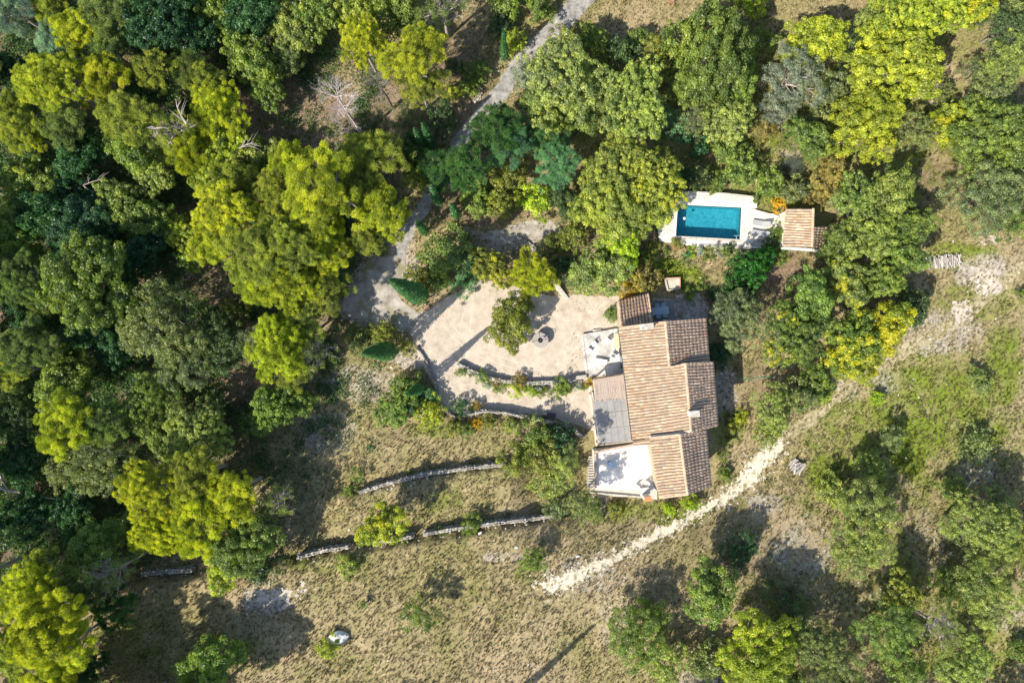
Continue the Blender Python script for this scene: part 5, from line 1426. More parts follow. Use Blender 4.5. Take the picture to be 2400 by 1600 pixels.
# patio with the table set, north side
pt = thing('paved_patio', 'shaded grey paved patio between annex and rockery', 'terrace', tuple(P(1560, 722, 0)))
mb = MB(); PT = [(1520, 697), (1583, 702), (1590, 756), (1528, 765)]; q = [P(px, py, .08) - pt.location for px, py in PT]
mb.prism([(v.x, v.y) for v in q], -.3, .08); mb.build('bed', M['mortar'], pt)
pave(pt, PT, .12, (.48, .48), [(.26, .25, .24), (.32, .31, .29), (.29, .28, .28)], .1, seed=5)
table(1545, 729, 1.95, .88, .09, .14, 'pale blue slatted table on the shaded patio', M['bluegrey'], slats=9)
for i, (cx, cy, rz, lb) in enumerate([(1538, 717, .1, 'upper left'), (1552, 716, .1, 'upper right'), (1541, 740, 3.2, 'lower left'), (1556, 738, 3.2, 'lower right')]):
    chair(cx, cy, rz, .14, lb + ' pale blue chair at the slatted patio table', M['bluegrey'])
bench(1545, 702, .85, .35, .05, .14, 'small grey bench at the upper edge of the shaded patio', M['wood'])
rl = thing('metal_railing', 'white metal railing on the house edge of the patio', 'railing', tuple(P(1571, 751, 0)))
g = MB(); a, b_ = rel(rl, P(1552, 750, 1.0)), rel(rl, P(1592, 754, 1.0)); g.tube([a + Vector((0, 0, 1.0)), b_ + Vector((0, 0, 1.0))], .03, 6); g.tube([a + Vector((0, 0, .2)), b_ + Vector((0, 0, .2))], .02, 6)
for q in (a, b_): g.tube([q, q + Vector((0, 0, 1.02))], .035, 6)
g.build('rail', M['white'], rl)
g = MB()
for i in range(1, 16):
    q = a.lerp(b_, i / 16); g.tube([q + Vector((0, 0, .2)), q + Vector((0, 0, 1.0))], .012, 4)
g.build('bars', M['white'], rl)
# stone bin with copper pipe frame
sb = thing('stone_bin', 'small pale masonry bin with a copper coloured frame above the patio', 'planter', tuple(P(1578, 665, 0)))
for k, (a, b_) in enumerate([((1560, 654), (1592, 651)), ((1592, 651), (1594, 676)), ((1594, 676), (1566, 680)), ((1566, 680), (1560, 654))]):
    p0, p1 = rel(sb, P(*a, .7)), rel(sb, P(*b_, .7)); dd = p1 - p0; c = (p0 + p1) / 2
    mb = MB(); mb.box((c.x, c.y, .3), (dd.length, .12, .8), math.atan2(dd.y, dd.x)); mb.build('side_wall', M['mortar'], sb)
M['copper'] = surf('copper_paint', [(.3, (.45, .20, .12)), (.7, (.55, .27, .17))], 6, .5, 0)
g = MB(); g.tube([rel(sb, P(x, y, .9)) + Vector((0, 0, .0)) for x, y in [(1550, 652), (1595, 650), (1594, 676)]], .05, 6); g.build('frame', M['copper'], sb)
g = MB(); q = [rel(sb, P(x, y, .5)) for x, y in [(1562, 656), (1591, 653), (1592, 674), (1567, 678)]]; g.prism([(v.x, v.y) for v in q], .0, .5); g.build('fill', M['lime2'], sb)
g = MB(); g.tube([P(1522, 538, .8), P(1534, 538, .8), P(1533, 562, .8), P(1533, 562, -.2)], .05, 6); tag(g.build('handrail', M['copper'], None), 'copper coloured handrail left of the pool deck', 'railing')

# rockery beside the patio
stone_mes = []
for k in range(7):
    rd = random.Random(40 + k); mb = MB(); import bmesh
    bm = bmesh.new(); bmesh.ops.create_icosphere(bm, subdivisions=1, radius=.5)
    for v in bm.verts:
        v.co = Vector((v.co.x * rd.uniform(.85, 1.2), v.co.y * rd.uniform(.7, 1.0), v.co.z * rd.uniform(.6, .9)))
        v.co += Vector([rd.uniform(-.07, .07) for _ in range(3)])
        v.co.z = max(-.28, min(.28, v.co.z))
    me = bpy.data.meshes.new('stone'); bm.to_mesh(me); bm.free(); me.materials.append(M['slab_obj']); stone_mes.append(me)
def stones_joined(name, pts, parent=None, mat='slab_attr', label=None, cat=None, kind='stuff', tint=None, seed=0):
    """pts: list of (pos, (sx,sy,sz), rz); one mesh"""
    rd = random.Random(seed); VV, FF, CC = [], [], []; off = 0
    for p, s, rz in pts:
        me = rd.choice(stone_mes); v = np.array([x.co[:] for x in me.vertices]); v = v * s
        c_, s_ = math.cos(rz), math.sin(rz); v = np.c_[v[:, 0] * c_ - v[:, 1] * s_, v[:, 0] * s_ + v[:, 1] * c_, v[:, 2]] + p
        VV.append(v); FF += [tuple(i + off for i in f.vertices) for f in me.polygons]; off += len(v)
        g_ = rd.uniform(.75, 1.12); t = tint or rd.choice([(.44, .41, .36), (.36, .34, .3), (.5, .47, .42), (.33, .28, .22)])
        CC.append(np.tile([t[0] * g_, t[1] * g_, t[2] * g_], (len(v), 1)))
    me = bpy.data.meshes.new(name); me.from_pydata(np.concatenate(VV).tolist(), [], FF)
    at = me.attributes.new('tcol', 'FLOAT_COLOR', 'POINT'); cc = np.concatenate(CC)
    at.data.foreach_set('color', np.c_[cc, np.ones(len(cc))].astype(np.float32).ravel())
    o = link(name, me, parent, M['slab_attr'], kind)
    if label: o['label'] = label
    if cat: o['category'] = cat
    return o
M['slab_attr'] = colour_attr_material('stone_joined', nscale=5, lo=.7, hi=1.15)
def one_stone(p, s, rz, parent, name='stone', col=None):
    o = bpy.data.objects.new(name, random.choice(stone_mes)); C.objects.link(o); o.parent = parent
    o.location = p; o.scale = s; o.rotation_euler = (random.uniform(-.1, .1), random.uniform(-.1, .1), rz)
    t = col or random.choice([(.38, .36, .33), (.30, .28, .25), (.46, .44, .40), (.28, .25, .2)]); g_ = random.uniform(.8, 1.1)
    o.color = (t[0] * g_, t[1] * g_, t[2] * g_, 1)
rk = thing('rockery', 'shaded rockery of pale stones right of the patio', 'rockery', tuple(P(1615, 720, 0)))
for i in range(70):
    q = P(random.uniform(1590, 1638), random.uniform(692, 752), 0); s_ = random.uniform(.4, .95)
    one_stone(Vector((q.x, q.y, s_ * .1)) - rk.location, (s_, s_ * .8, s_ * .6), random.uniform(0, 3), rk)
mb = MB(); q = [P(px, py, .1) - rk.location for px, py in [(1584, 690), (1640, 686), (1640, 756), (1590, 756)]]; mb.prism([(v.x, v.y) for v in q], -.2, .06); mb.build('bed', M['mortar'], rk)
rk2 = thing('stone_rubble', 'strip of loose stones along the east wall of the farmhouse', 'rubble', tuple(P(1695, 910, 0)))
for i in range(90):
    q = P(random.gauss(1695, 9), random.uniform(850, 985), 0); s_ = random.uniform(.2, .6)
    one_stone(Vector((q.x, q.y, s_ * .1)) - rk2.location, (s_, s_ * .8, s_ * .6), random.uniform(0, 3), rk2)

# ---------------------------------------------------------------- pergola, south terrace
pg = thing('pergola', 'grey panelled pergola roof with a reed mat on its upper end, beside the farmhouse', 'pergola', tuple(P(1435, 960, 0)))
def PG(px, py, z): return rel(pg, P(px, py, z))
M['panel'] = colour_attr_material('awning_panel', objcol=True, nscale=1.5, lo=.85, hi=1.1)
TLp, TRp, BRp, BLp = (1389, 934), (1468, 926), (1483, 1033), (1417, 1038)
BLp = (1405, 1040)
nx_, ny_ = 5, 3
for i in range(nx_):
    for j in range(ny_):
        def bl(u, v, z=2.75):
            a = Vector(TLp).lerp(Vector(TRp), u); b2 = Vector(BLp).lerp(Vector(BRp), u); c2 = a.lerp(b2, v); return PG(c2.x, c2.y, z)
        u0, u1, v0, v1 = (i + .015) / nx_, (i + .985) / nx_, (j + .01) / ny_, (j + .99) / ny_
        mb = MB(); mb.prism([(p.x, p.y) for p in (bl(u0, v0), bl(u1, v0), bl(u1, v1), bl(u0, v1))], 2.70, 2.76)
        f = random.uniform(.94, 1.04); mb.build('roof_panel', M['panel'], pg, color=(.27 * f, .265 * f, .26 * f, 1))
M['reed'] = surf('reed', [(.3, (.30, .24, .2)), (.7, (.52, .44, .38))], 9, .9, .2)
mb = MB(); rd = random.Random(5)
for i in range(70):
    u = (i + .5) / 70
    a = Vector((1391, 889)).lerp(Vector((1463, 877)), u); b2 = Vector((1396, 938)).lerp(Vector((1470, 930)), u) + Vector((0, rd.uniform(-2, 5)))
    p0, p1 = PG(a.x, a.y, 2.85), PG(b2.x, b2.y, 2.85); mid = (p0 + p1) / 2 + Vector((rd.uniform(-.02, .02), 0, rd.uniform(-.03, .03)))
    mb.tube([p0, mid, p1], .036, 4, cap=False)
rm = mb.build('reed_mat', M['reed'], pg); rm['kind'] = 'stuff'
mb = MB(); q = [PG(*p, 2.78) for p in [(1391, 889), (1463, 877), (1470, 932), (1396, 938)]]; mb.prism([(v.x, v.y) for v in q], 2.76, 2.80); mb.build('mat_backing', M['reed'], pg)
for (a, b_) in [((1385, 912), (1403, 1044)), ((1391, 888), (1463, 876)), ((1404, 1043), (1484, 1034)), ((1390, 890), (1396, 938))]:
    mb = MB(); p0, p1 = PG(*a, 2.7), PG(*b_, 2.7); dd = p1 - p0; c = (p0 + p1) / 2; mb.box((c.x, c.y, 2.62), (dd.length, .14, .16), math.atan2(dd.y, dd.x)); mb.build('beam', M['wood'], pg)
for p in [(1387, 925), (1395, 985), (1403, 1040), (1392, 893), (1480, 1036), (1462, 880)]:
    mb = MB(); c = PG(*p, 2.6); mb.box((c.x, c.y, 1.25), (.14, .14, 2.7)); mb.build('post', M['wood'], pg)
# parapet strip left of the pergola
block('terrace_kerb', 'straight pale kerb along the left side of the pergola', 'kerb', [(1380, 905), (1388, 904), (1406, 1045), (1397, 1046)], -.1, .55, M['chim'])

stt = thing('roof_terrace', 'bright cream roof terrace at the south-west corner of the farmhouse', 'terrace', tuple(P(1460, 1100, 0)))
def PS(px, py, z): return rel(stt, P(px, py, z))
q = [PS(px, py, 2.5) for px, py in [(1394, 1059), (1484, 1043), (1530, 1042), (1546, 1148), (1500, 1146), (1396, 1144)]]
mb = MB(); mb.prism([(v.x, v.y) for v in q], -.3, 2.5); mb.build('floor', M['cream'], stt)
for (a, b_, w_) in [((1394, 1060), (1396, 1143), .16), ((1393, 1059), (1484, 1042), .16)]:
    mb = MB(); p0, p1 = PS(*a, 2.8), PS(*b_, 2.8); dd = p1 - p0; c = (p0 + p1) / 2; mb.box((c.x, c.y, 2.6), (dd.length, w_, .55), math.atan2(dd.y, dd.x)); mb.build('parapet', M['plaster'], stt)
    n = int(dd.length / .42)
    for i in range(n):
        mb = MB(); c = p0.lerp(p1, (i + .5) / n); mb.box((c.x, c.y, 2.9), (dd.length / n * .94, w_ + .1, .05), math.atan2(dd.y, dd.x) + random.uniform(-.02, .02)); mb.build('coping_tile', M['tile_obj'], stt, color=(.5, .36, .28, 1))
# lower terrace band along the bottom, its shade put in as grey mortar
q = [PS(px, py, 2.1) for px, py in [(1379, 1140), (1400, 1141), (1500, 1143), (1540, 1146), (1540, 1170), (1500, 1165), (1440, 1163), (1388, 1154)]]
mb = MB(); mb.prism([(v.x, v.y) for v in q], -.2, 2.1); mb.build('lower_ledge', M['mortar'], stt)
g = MB(); a, b_ = PS(1383, 1153, 2.1), PS(1500, 1163, 2.1); g.box(((a.x + b_.x) / 2, (a.y + b_.y) / 2, 2.2), ((b_ - a).length, .15, .3), math.atan2((b_ - a).y, (b_ - a).x)); g.build('ledge_wall', M['stone'], stt)
# outside stairs
sr = thing('outside_stairs', 'dark stone stairs climbing along the left side of the cream roof terrace', 'stairs', tuple(P(1387, 1100, 0)))
for i in range(12):
    t_ = i / 11; z = .2 + 1.9 * t_; py = 1072 + 66 * t_
    p0, p1 = rel(sr, P(1380, py, z)), rel(sr, P(1393, py, z))
    mb = MB(); mb.box(((p0.x + p1.x) / 2, p0.y, z / 2 - .1), (.75, .31, z + .2)); mb.build('step', M['mortar'], sr)
# recess wall between pergola and roof terrace
block('low_wall', 'thin brownish wall in the gap between pergola and roof terrace', 'wall', [(1417, 1052), (1482, 1040), (1483, 1043), (1418, 1055)], 0, 1.6, M['housewall'])
def round_table(px, py, r, z, label):
    t = thing('round_table', label, 'table', tuple(P(px, py, z)))
    mb = MB(); mb.lathe([(0, .70), (r, .70), (r, .74), (0, .74)], (0, 0, 0), 24); mb.build('tabletop', M['bluegrey'], t)
    mb = MB(); mb.tube([(0, 0, 0), (0, 0, .7)], .04, 8); mb.lathe([(.3, 0), (.3, .03), (0, .06)], (0, 0, 0), 16); mb.build('pedestal', M['iron'], t)
round_table(1430, 1085, .36, 2.5, 'round pale blue table in dappled shade on the cream roof terrace')
def stool_chair(px, py, z, label, mat):
    t = thing('garden_chair', label, 'chair', tuple(P(px, py, z)), None, random.uniform(0, 3))
    mb = MB(); mb.lathe([(0, .43), (.22, .43), (.22, .47), (0, .47)], (0, 0, 0), 16); mb.build('seat', mat, t)
    mb = MB()
    mb.tube([(.2 * math.cos(a), .2 * math.sin(a), .47 + .4 * math.sin((a - .2) / 2.74 * PI)) for a in [.2 + i * .3425 for i in range(9)]], .018, 5); mb.build('backrest', mat, t)
    for i in range(4):
        l_ = MB(); a = PI / 4 + i * PI / 2; l_.tube([(.15 * math.cos(a), .15 * math.sin(a), .43), (.2 * math.cos(a), .2 * math.sin(a), 0)], .014, 5); l_.build('leg', mat, t)
stool_chair(1441, 1077, 2.5, 'round-seated pale chair upper right of the round table', M['bluegrey'])
stool_chair(1440, 1091, 2.5, 'round-seated pale chair lower right of the round table', M['bluegrey'])
chair(1490, 1141, .3, 2.5, 'white armchair at the sunny lower edge of the cream roof terrace', M['white'])
chair(1513, 1131, -.8, 2.5, 'white armchair beside the barbecue chimney on the roof terrace', M['white'])
bq = thing('barbecue_oven', 'tall grey masonry barbecue with an orange tiled top below the roof terrace', 'barbecue', tuple(P(1510, 1160, 0)))
def PB(px, py, z): return rel(bq, P(px, py, z))
q = [PB(px, py, 5.0) for px, py in [(1510.5, 1165), (1525.5, 1163), (1526.5, 1172), (1511.5, 1174.5)]]
mb = MB(); mb.prism([(v.x, v.y) for v in q], 1.2, 5.0); mb.build('chimney_shaft', M['chim'], bq)
mb = MB(); c = sum(q, Vector()) / 4; mb.box((c.x, c.y, 5.04), (.78, .52, .08), .12); mb.build('tile_cap', M['terracotta'], bq)
mb = MB(); c = PB(1513, 1150, 3.4); mb.box((c.x, c.y, 2.9), (.9, .6, .9), .12); mb.box((c.x, c.y, 3.38), (1.0, .7, .08), .12); mb.build('hearth', M['chim'], bq)

# ---------------------------------------------------------------- well
wl_ = thing('stone_well', 'round grey stone well on the gravel court', 'well', tuple(P(1266, 797, 0)))
for ring in range(3):
    for i in range(16):
        a = 2 * PI * (i + (ring % 2) * .5) / 16; a1 = a + 2 * PI / 16 * .95; r0, r1 = .52, .85
        mb = MB(); z0 = ring * .3
        v = []
        for (aa, rr) in ((a, r0), (a1, r0), (a1, r1), (a, r1)): v.append((rr * math.cos(aa), rr * math.sin(aa)))
        mb.prism(v, z0, z0 + .29); mb.build('stone', M['slab_obj'], wl_, color=(.36 * random.uniform(.85, 1.15), .34, .31, 1))
mb = MB(); mb.lathe([(.28, .92), (.28, .88), (.90, .88), (.93, .9), (.93, .97), (.86, 1.0), (.30, 1.0), (.28, .97)], (0, 0, 0), 36)
mb.build('coping_ring', M['stone_dark'] if 'stone_dark' in M else surf('well_stone', [(.3, (.24, .22, .2)), (.7, (.40, .37, .34))], 6, .9, .6), wl_)
mb = MB(); mb.lathe([(0, -.4), (.50, -.4), (.50, .9)], (0, 0, 0), 24); mb.build('shaft', M['dark'], wl_)
mb = MB()
mb.tube([(-.95, -.25, 0), (-.9, -.22, 1.2), (-.4, -.1, 1.75), (0, 0, 1.9), (.4, .1, 1.75), (.9, .22, 1.2), (.95, .25, 0)], .03, 6)
mb.tube([(-.25, .9, 0), (-.2, .85, 1.2), (0, 0, 1.9)], .025, 6)
mb.lathe([(.12, 1.6), (.12, 1.75), (0, 1.78)], (0, 0, 0), 10)
mb.build('iron_hoop', M['iron'], wl_)

# ---------------------------------------------------------------- dry-stone walls
def at_line(L, s):
    tot = sum((Vector(L[i + 1]) - Vector(L[i])).length for i in range(len(L) - 1)); d = s * tot
    for i in range(len(L) - 1):
        k = (Vector(L[i + 1]) - Vector(L[i])).length
        if d <= k or i == len(L) - 2: return Vector(L[i]).lerp(Vector(L[i + 1]), min(1, d / k)), (Vector(L[i + 1]) - Vector(L[i])).normalized(), tot
        d -= k
def stone_wall(L, h, wd, label, seed=0, drop=0.0, gaps=(), name='dry_stone_wall', fall=30, side=-8, top=None, ruin=0.0):
    c0, _, tot = at_line(L, .5); g0 = G(c0.x, c0.y); t = thing(name, label, 'wall', tuple(g0))
    rd = random.Random(seed); length = tot / 20; n = int(length / .34)
    joined = []
    core = MB(); prev = None; K = max(4, n // 2)
    for i in range(K):
        if any(a < (i + .5) / K < b_ for a, b_ in gaps): continue
        q0, d0, _ = at_line(L, i / K); q1, d1, _ = at_line(L, (i + 1) / K); r_ = []
        for q, d in ((q0, d0), (q1, d1)):
            z1 = G(q.x, q.y + 6).z + h - .07; p = P(q.x, q.y, z1) - t.location; nn = Vector((-d.y, -d.x, 0)).normalized() * wd * .36
            nn = Vector((d.y, d.x, 0)).normalized() * wd * .36
            r_.append((p + nn, p - nn))
        (a1, a2), (b1, b2) = r_
        core.prism([(a1.x, a1.y), (b1.x, b1.y), (b2.x, b2.y), (a2.x, a2.y)], -2.0, [a1.z, b1.z, b2.z, a2.z])
    core.build('wall_core', M['mortar_dark'], t)
    for i in range(n):
        s = (i + .5) / n; q, d, _ = at_line(L, s)
        if any(a < s < b_ for a, b_ in gaps): continue
        nrm = Vector((-d.y, d.x))
        zt = G(q.x, q.y + 6).z + h - (rd.random() < ruin) * rd.uniform(.1, .35)
        p = P(q.x, q.y, zt); ang = math.atan2(-d.y, d.x)
        for w_ in ((-.25, .25) if wd > .4 else (0,)):
            o = Vector((-math.sin(ang), math.cos(ang), 0)) * w_ * wd
            one_stone(p + o + Vector((rd.uniform(-.05, .05), rd.uniform(-.04, .04), rd.uniform(-.05, .04))) - t.location, (rd.uniform(.3, .5), wd * rd.uniform(.5, .75), rd.uniform(.16, .26)), ang + rd.uniform(-.3, .3), t, 'coping_stone')
        for _ in range(int(9 * h + 7)):
            sgn = rd.choice((-1, 1)); o = Vector((-math.sin(ang), math.cos(ang), 0)) * sgn * wd * .4
            zz = rd.uniform(-1.0, h - .12)
            joined.append((np.array(p + o + Vector((rd.uniform(-.2, .2), rd.uniform(-.06, .06), 0)) - t.location) + np.array([0, 0, zz - h]), (rd.uniform(.2, .4), rd.uniform(.16, .28), rd.uniform(.15, .28)), ang + rd.uniform(-.3, .3)))
    for _ in range(int(length * 2.0)):
        q, d, _x = at_line(L, rd.random()); r = abs(rd.gauss(0, 1)) * 7 + 4
        g1 = G(q.x + rd.uniform(-5, 5), q.y + r * rd.choice((1, 1, -.6))); k = rd.uniform(.1, .34)
        joined.append((np.array(g1 - t.location) + np.array([0, 0, k * .15]), (k, k * .8, k * .6), rd.uniform(0, 3)))
    stones_joined('stones', joined, t, seed=seed)
    return t
stone_wall([(840, 1154), (900, 1135), (1000, 1111), (1100, 1097), (1185, 1089)], .22, .42, 'upper dry-stone terrace wall in the dry meadow', 1, ruin=.2)
stone_wall([(696, 1306), (760, 1290), (850, 1277), (940, 1262), (1060, 1240), (1150, 1228), (1295, 1210)], .2, .42, 'lower long dry-stone terrace wall running behind the bright yellow tree', 2, gaps=((.20, .30), (.46, .50)), ruin=.5)
stone_wall([(330, 1346), (380, 1340), (450, 1336)], .25, .55, 'short shaded dry-stone wall in the lower left', 3, ruin=.2)
stone_wall([(1072, 852), (1100, 868), (1140, 884), (1180, 893), (1240, 898), (1300, 895), (1350, 888)], .75, .45, 'low curved garden wall between the gravel court and the border', 4)
PW = [(975, 812), (992, 835), (1008, 862), (1020, 900), (1030, 940), (1046, 962), (1070, 978), (1100, 972), (1130, 964), (1180, 966), (1240, 980), (1300, 992), (1345, 1005), (1370, 1025)]
stone_wall(PW[:8], .4, .26, 'thin curved kerb wall along the left side of the gravel court', 5)
stone_wall(PW[7:], 1.25, .32, 'curved parapet wall around the lower side of the gravel court', 55)
stone_wall([(855, 612), (838, 630), (822, 650)], .2, .4, 'few edging stones at the upper left of the driveway yard', 6)
stone_wall([(1222, 560), (1250, 580), (1290, 610)], .35, .6, 'rough stone retaining edge above the autumn trees', 7, ruin=.4)
stone_wall([(1110, 240), (1124, 222), (1128, 205)], .2, .5, 'short line of pale stones left of the driveway', 8)
stone_wall([(945, 640), (944, 665), (946, 688)], .15, .3, 'thin kerb stones between the driveway yard and shrub bank', 9)
# stone steps above the court
ss = thing('stone_steps', 'worn stone steps shaded by trees above the gravel court', 'stairs', tuple(P(1308, 675, 0)))
for i in range(6):
    p = rel(ss, P(1296 + i * 5, 662 + i * 6, 0)); mb = MB(); mb.box((p.x, p.y, .12 + (5 - i) * .08), (1.3, .4, .24 + (5 - i) * .16), -.75); mb.build('step', M['mortar'], ss)

# ---------------------------------------------------------------- log piles, boulder, small things
M['logend'] = colour_attr_material('log_bark', objcol=True, nscale=8, lo=.6, hi=1.2)
lb = MB(); lb.tube([(-.5, 0, 0), (0, .03, 0), (.5, 0, 0)], [.5, .47, .5], 8); log_me = lb.mesh('log', M['logend'])
def log_pile(c, ang, nrow, ncol, label, dx, L, seed):
    rd = random.Random(seed); g0 = G(*c); t = thing('log_pile', label, 'log pile', tuple(g0), None, ang)
    for k in range(nrow):
        for i in range(ncol - k):
            o = bpy.data.objects.new('log', log_me); C.objects.link(o); o.parent = t
            dd = rd.uniform(.10, .2)
            o.location = ((i - (ncol - k) / 2) * dx + rd.uniform(-.03, .03), rd.uniform(-.28, .28), .1 + k * .15)
            o.rotation_euler = (0, rd.uniform(-.08, .08), PI / 2 + rd.gauss(0, .2)); o.scale = (L * rd.uniform(.85, 1.1), dd, dd)
            f = rd.uniform(.45, 1.15); o.color = (.53 * f, .49 * f, .46 * f, 1)
log_pile((2190, 614), .08, 3, 15, 'long stack of pale split logs at the edge of the big oak group', .2, 1.1, 1)
log_pile((2228, 612), .1, 3, 12, 'right half stack of pale logs beside the oak group', .2, 1.2, 2)
log_pile((1866, 1094), -.6, 4, 9, 'heap of grey split logs beside the limestone track', .2, 1.2, 3)
bd = thing('boulder', 'large white boulder lying on the dry slope at the bottom', 'rock', tuple(G(795, 1489)), None, .25)
bm = bmesh.new(); bmesh.ops.create_icosphere(bm, subdivisions=3, radius=1)
for v in bm.verts:
    n_ = noise.noise(v.co * 1.1 + Vector((3, 1, 2))) * .45 + abs(noise.noise(v.co * 2.6)) * .28
    v.co = Vector((v.co.x * .98, v.co.y * .64, max(-.3, v.co.z * .6))) * (1 + n_)
me = bpy.data.meshes.new('rock'); bm.to_mesh(me); bm.free(); link('rock', me, bd, surf('boulder_stone', [(.3, (.42, .42, .42)), (.5, (.62, .62, .61)), (.7, (.74, .73, .70))], 2.4, .9, .8, 9, detail=8, bdist=.06), loc=(0, 0, .25))
for (px, py, s_, lb_) in [(1125, 1248, .55, 'small pale rock below the middle of the lower terrace wall'), (818, 1241, .4, 'small white rock above the lower terrace wall left of the yellow tree'), (1754, 1100, .8, 'white slab stone left of the limestone track bend'), (545, 1035, .4, 'round grey stone at the edge of the oak shade')]:
    g0 = G(px, py); o = link('rock', random.choice(stone_mes), None, loc=(g0.x, g0.y, g0.z + s_ * .15), rot=(0, 0, .6), sc=(s_, s_ * .7, s_ * .6), color=(.66, .63, .57, 1)); tag(o, lb_, 'rock')
# garden hose
hz = [P(x, y, 0) for x, y in [(1727, 884), (1738, 886), (1748, 889), (1760, 888), (1775, 885), (1790, 884), (1806, 883)]]
M['hose'] = surf('hose', [(.3, (.03, .30, .16)), (.7, (.05, .4, .22))], 3, .5, 0)
g = MB(); g.tube([Vector((p.x, p.y, float(ground_z(p.x, p.y)) + .06)) for p in hz], .035, 5); tag(g.build('garden_hose', M['hose'], None), 'thin green hose lying on the dry grass east of the farmhouse', 'hose')
# tree stump and dry tuft on the court
pot(1003, 722, .26, 'small dark pot at the upper left corner of the gravel court')
block('stump', 'little pale stump beside the small dark pot', 'stump', [(993, 711), (998, 710), (999, 714), (994, 715)], 0, .35, M['wood'])
dt = MB(); rd = random.Random(8)
for i in range(46):
    a = rd.uniform(0, 2 * PI); r = rd.uniform(.15, .55); dt.tube([(0, 0, 0), (math.cos(a) * r * .5, math.sin(a) * r * .5, .2), (math.cos(a) * r, math.sin(a) * r, rd.uniform(.1, .35))], [.012, .01, .004], 3, cap=False)
c = G(1085, 713); tag(dt.build('dry_plant', M['bark'], None, loc=tuple(c)), 'dried up twiggy plant on the upper part of the gravel court', 'plant')
# dark metal table in the parapet bend, grate by the parapet
table(1096, 967, .95, .7, .1, 0, 'dark metal table in the bend of the parapet wall', M['iron'], slats=4, name='metal_table')
bench(1287, 972, 1.5, .6, -.1, 0, 'dark garden bench against the right part of the parapet wall', M['iron'])
bench(1224, 886, .6, .35, -.3, 0, 'small rusty seat on the court at the border wall', M['terracotta'])

# ---------------------------------------------------------------- silver broom bush, bare trees, fallen branches
sg = thing('broom_bush', 'silver-grey spiky broom bush above the pool terrace', 'shrub', tuple(G(1850, 402)))
rg = np.random.default_rng(4); n = 2200
a = rg.uniform(0, 2 * PI, n); tl = np.arccos(rg.uniform(.25, 1, n)); 
d = np.c_[np.cos(a) * np.sin(tl), np.sin(a) * np.sin(tl) + .15, np.cos(tl)]; base = np.c_[rg.normal(0, .25, n), rg.normal(0, .2, n), np.zeros(n)]
L_ = rg.uniform(.9, 1.9, n)[:, None]; s_ = np.cross(d, rg.normal(size=(n, 3))); s_ /= np.linalg.norm(s_, axis=1)[:, None]
Vv = np.stack([base - s_ * .02, base + s_ * .02, base + d * L_], 1).reshape(-1, 3)
link('foliage', np_mesh('broom', Vv, 3, M['needle'], {'tint': rg.random(n), 'patch': np.zeros(n)}), sg, color=(.26, .30, .21, 0))

def bare_tree(base, lean, H, spread, label, mat, r0=.16, seed=0, depth=4, name='dead_tree', crown0=.45):
    g0 = G(*base); t = thing(name, label, 'tree', tuple(g0)); rd = random.Random(seed)
    trunk = MB(); top = Vector((lean[0], lean[1], H))
    pts = [Vector((0, 0, -.2)), top * .3 + Vector((.1, 0, 0)), top * .6 + Vector((-.08, .1, 0)), top * .95]
    trunk.tube(pts, [r0, r0 * .8, r0 * .6, r0 * .2], 7); trunk.build('trunk', mat, t)
    br = MB()
    def grow(p, d, ln, r, k):
        q = p + d * ln * .5 + Vector([rd.uniform(-.1, .1) * ln for _ in range(3)]); e = q + (d + Vector([rd.uniform(-.35, .35) for _ in range(3)])).normalized() * ln * .5
        br.tube([p, q, e], [r, r * .75, r * .45], 4 if k > 1 else 3, cap=False)
        if k <= 0: return
        for _ in range(4):
            dd = (d + Vector([rd.uniform(-.9, .9), rd.uniform(-.9, .9), rd.uniform(-.4, .7)])).normalized()
            grow(q.lerp(e, rd.uniform(0, 1)), dd, ln * rd.uniform(.5, .75), r * .5, k - 1)
    for i in range(20):
        s = rd.uniform(crown0, .95); p = top * s; a = i * 2.4 + rd.uniform(-.4, .4)
        grow(p, Vector((math.cos(a), math.sin(a), rd.uniform(.15, .8))).normalized(), spread * rd.uniform(.4, .75), r0 * .2, depth - 1)
    br.build('branches', mat, t, kind='stuff')
M['deadwood'] = surf('dead_wood', [(.3, (.32, .27, .26)), (.7, (.58, .5, .48))], 5, .9, .2)
bare_tree((850, 322), (-.1, .9), 12.5, 2.3, 'bare grey dead tree standing on the brown clearing', M['deadwood'], .2, 11, 4, crown0=.5)
bare_tree((920, 256), (-.3, .4), 9.5, 1.9, 'smaller bare tree right of the grey dead tree', M['bark'], .2, 12, 4, crown0=.55)
bare_tree((1005, 1085), (1.2, 2.2), 1.6, .01, 'thin bare forked pole leaning on the dry meadow', M['bark'], .035, 13, 1, crown0=.9, name='bare_sapling')
def branch(pts, r, label, mat, name='fallen_branch', twigs=6, seed=0, z=.3):
    rd = random.Random(seed); W = []
    for i, p in enumerate(pts):
        px, py = p[:2]; zz = p[2] if len(p) > 2 else z
        W.append(P(px, py, zz))
    t = thing(name, label, 'branch', tuple(W[0])); W = [w_ - W[0] for w_ in W]
    mb = MB(); n = len(W); mb.tube(W, [r * (1 - .75 * i / (n - 1)) for i in range(n)], 6); mb.build('stem', mat, t)
    if twigs:
        mb = MB()
        for i in range(twigs):
            k = rd.randrange(1, n); p = W[k - 1].lerp(W[k], rd.random()); d = (W[k] - W[k - 1]).normalized(); sd = Vector((-d.y, d.x, rd.uniform(-.2, .4))) * rd.choice((-1, 1))
            ln = rd.uniform(.6, 1.8); q = p + (d + sd * rd.uniform(.5, 1)).normalized() * ln; m2 = p.lerp(q, .5) + Vector((rd.uniform(-.1, .1), rd.uniform(-.1, .1), 0)); mb.tube([p, m2, q], [r * .35, r * .25, r * .08], 4, cap=False)
        mb.build('twigs', mat, t)
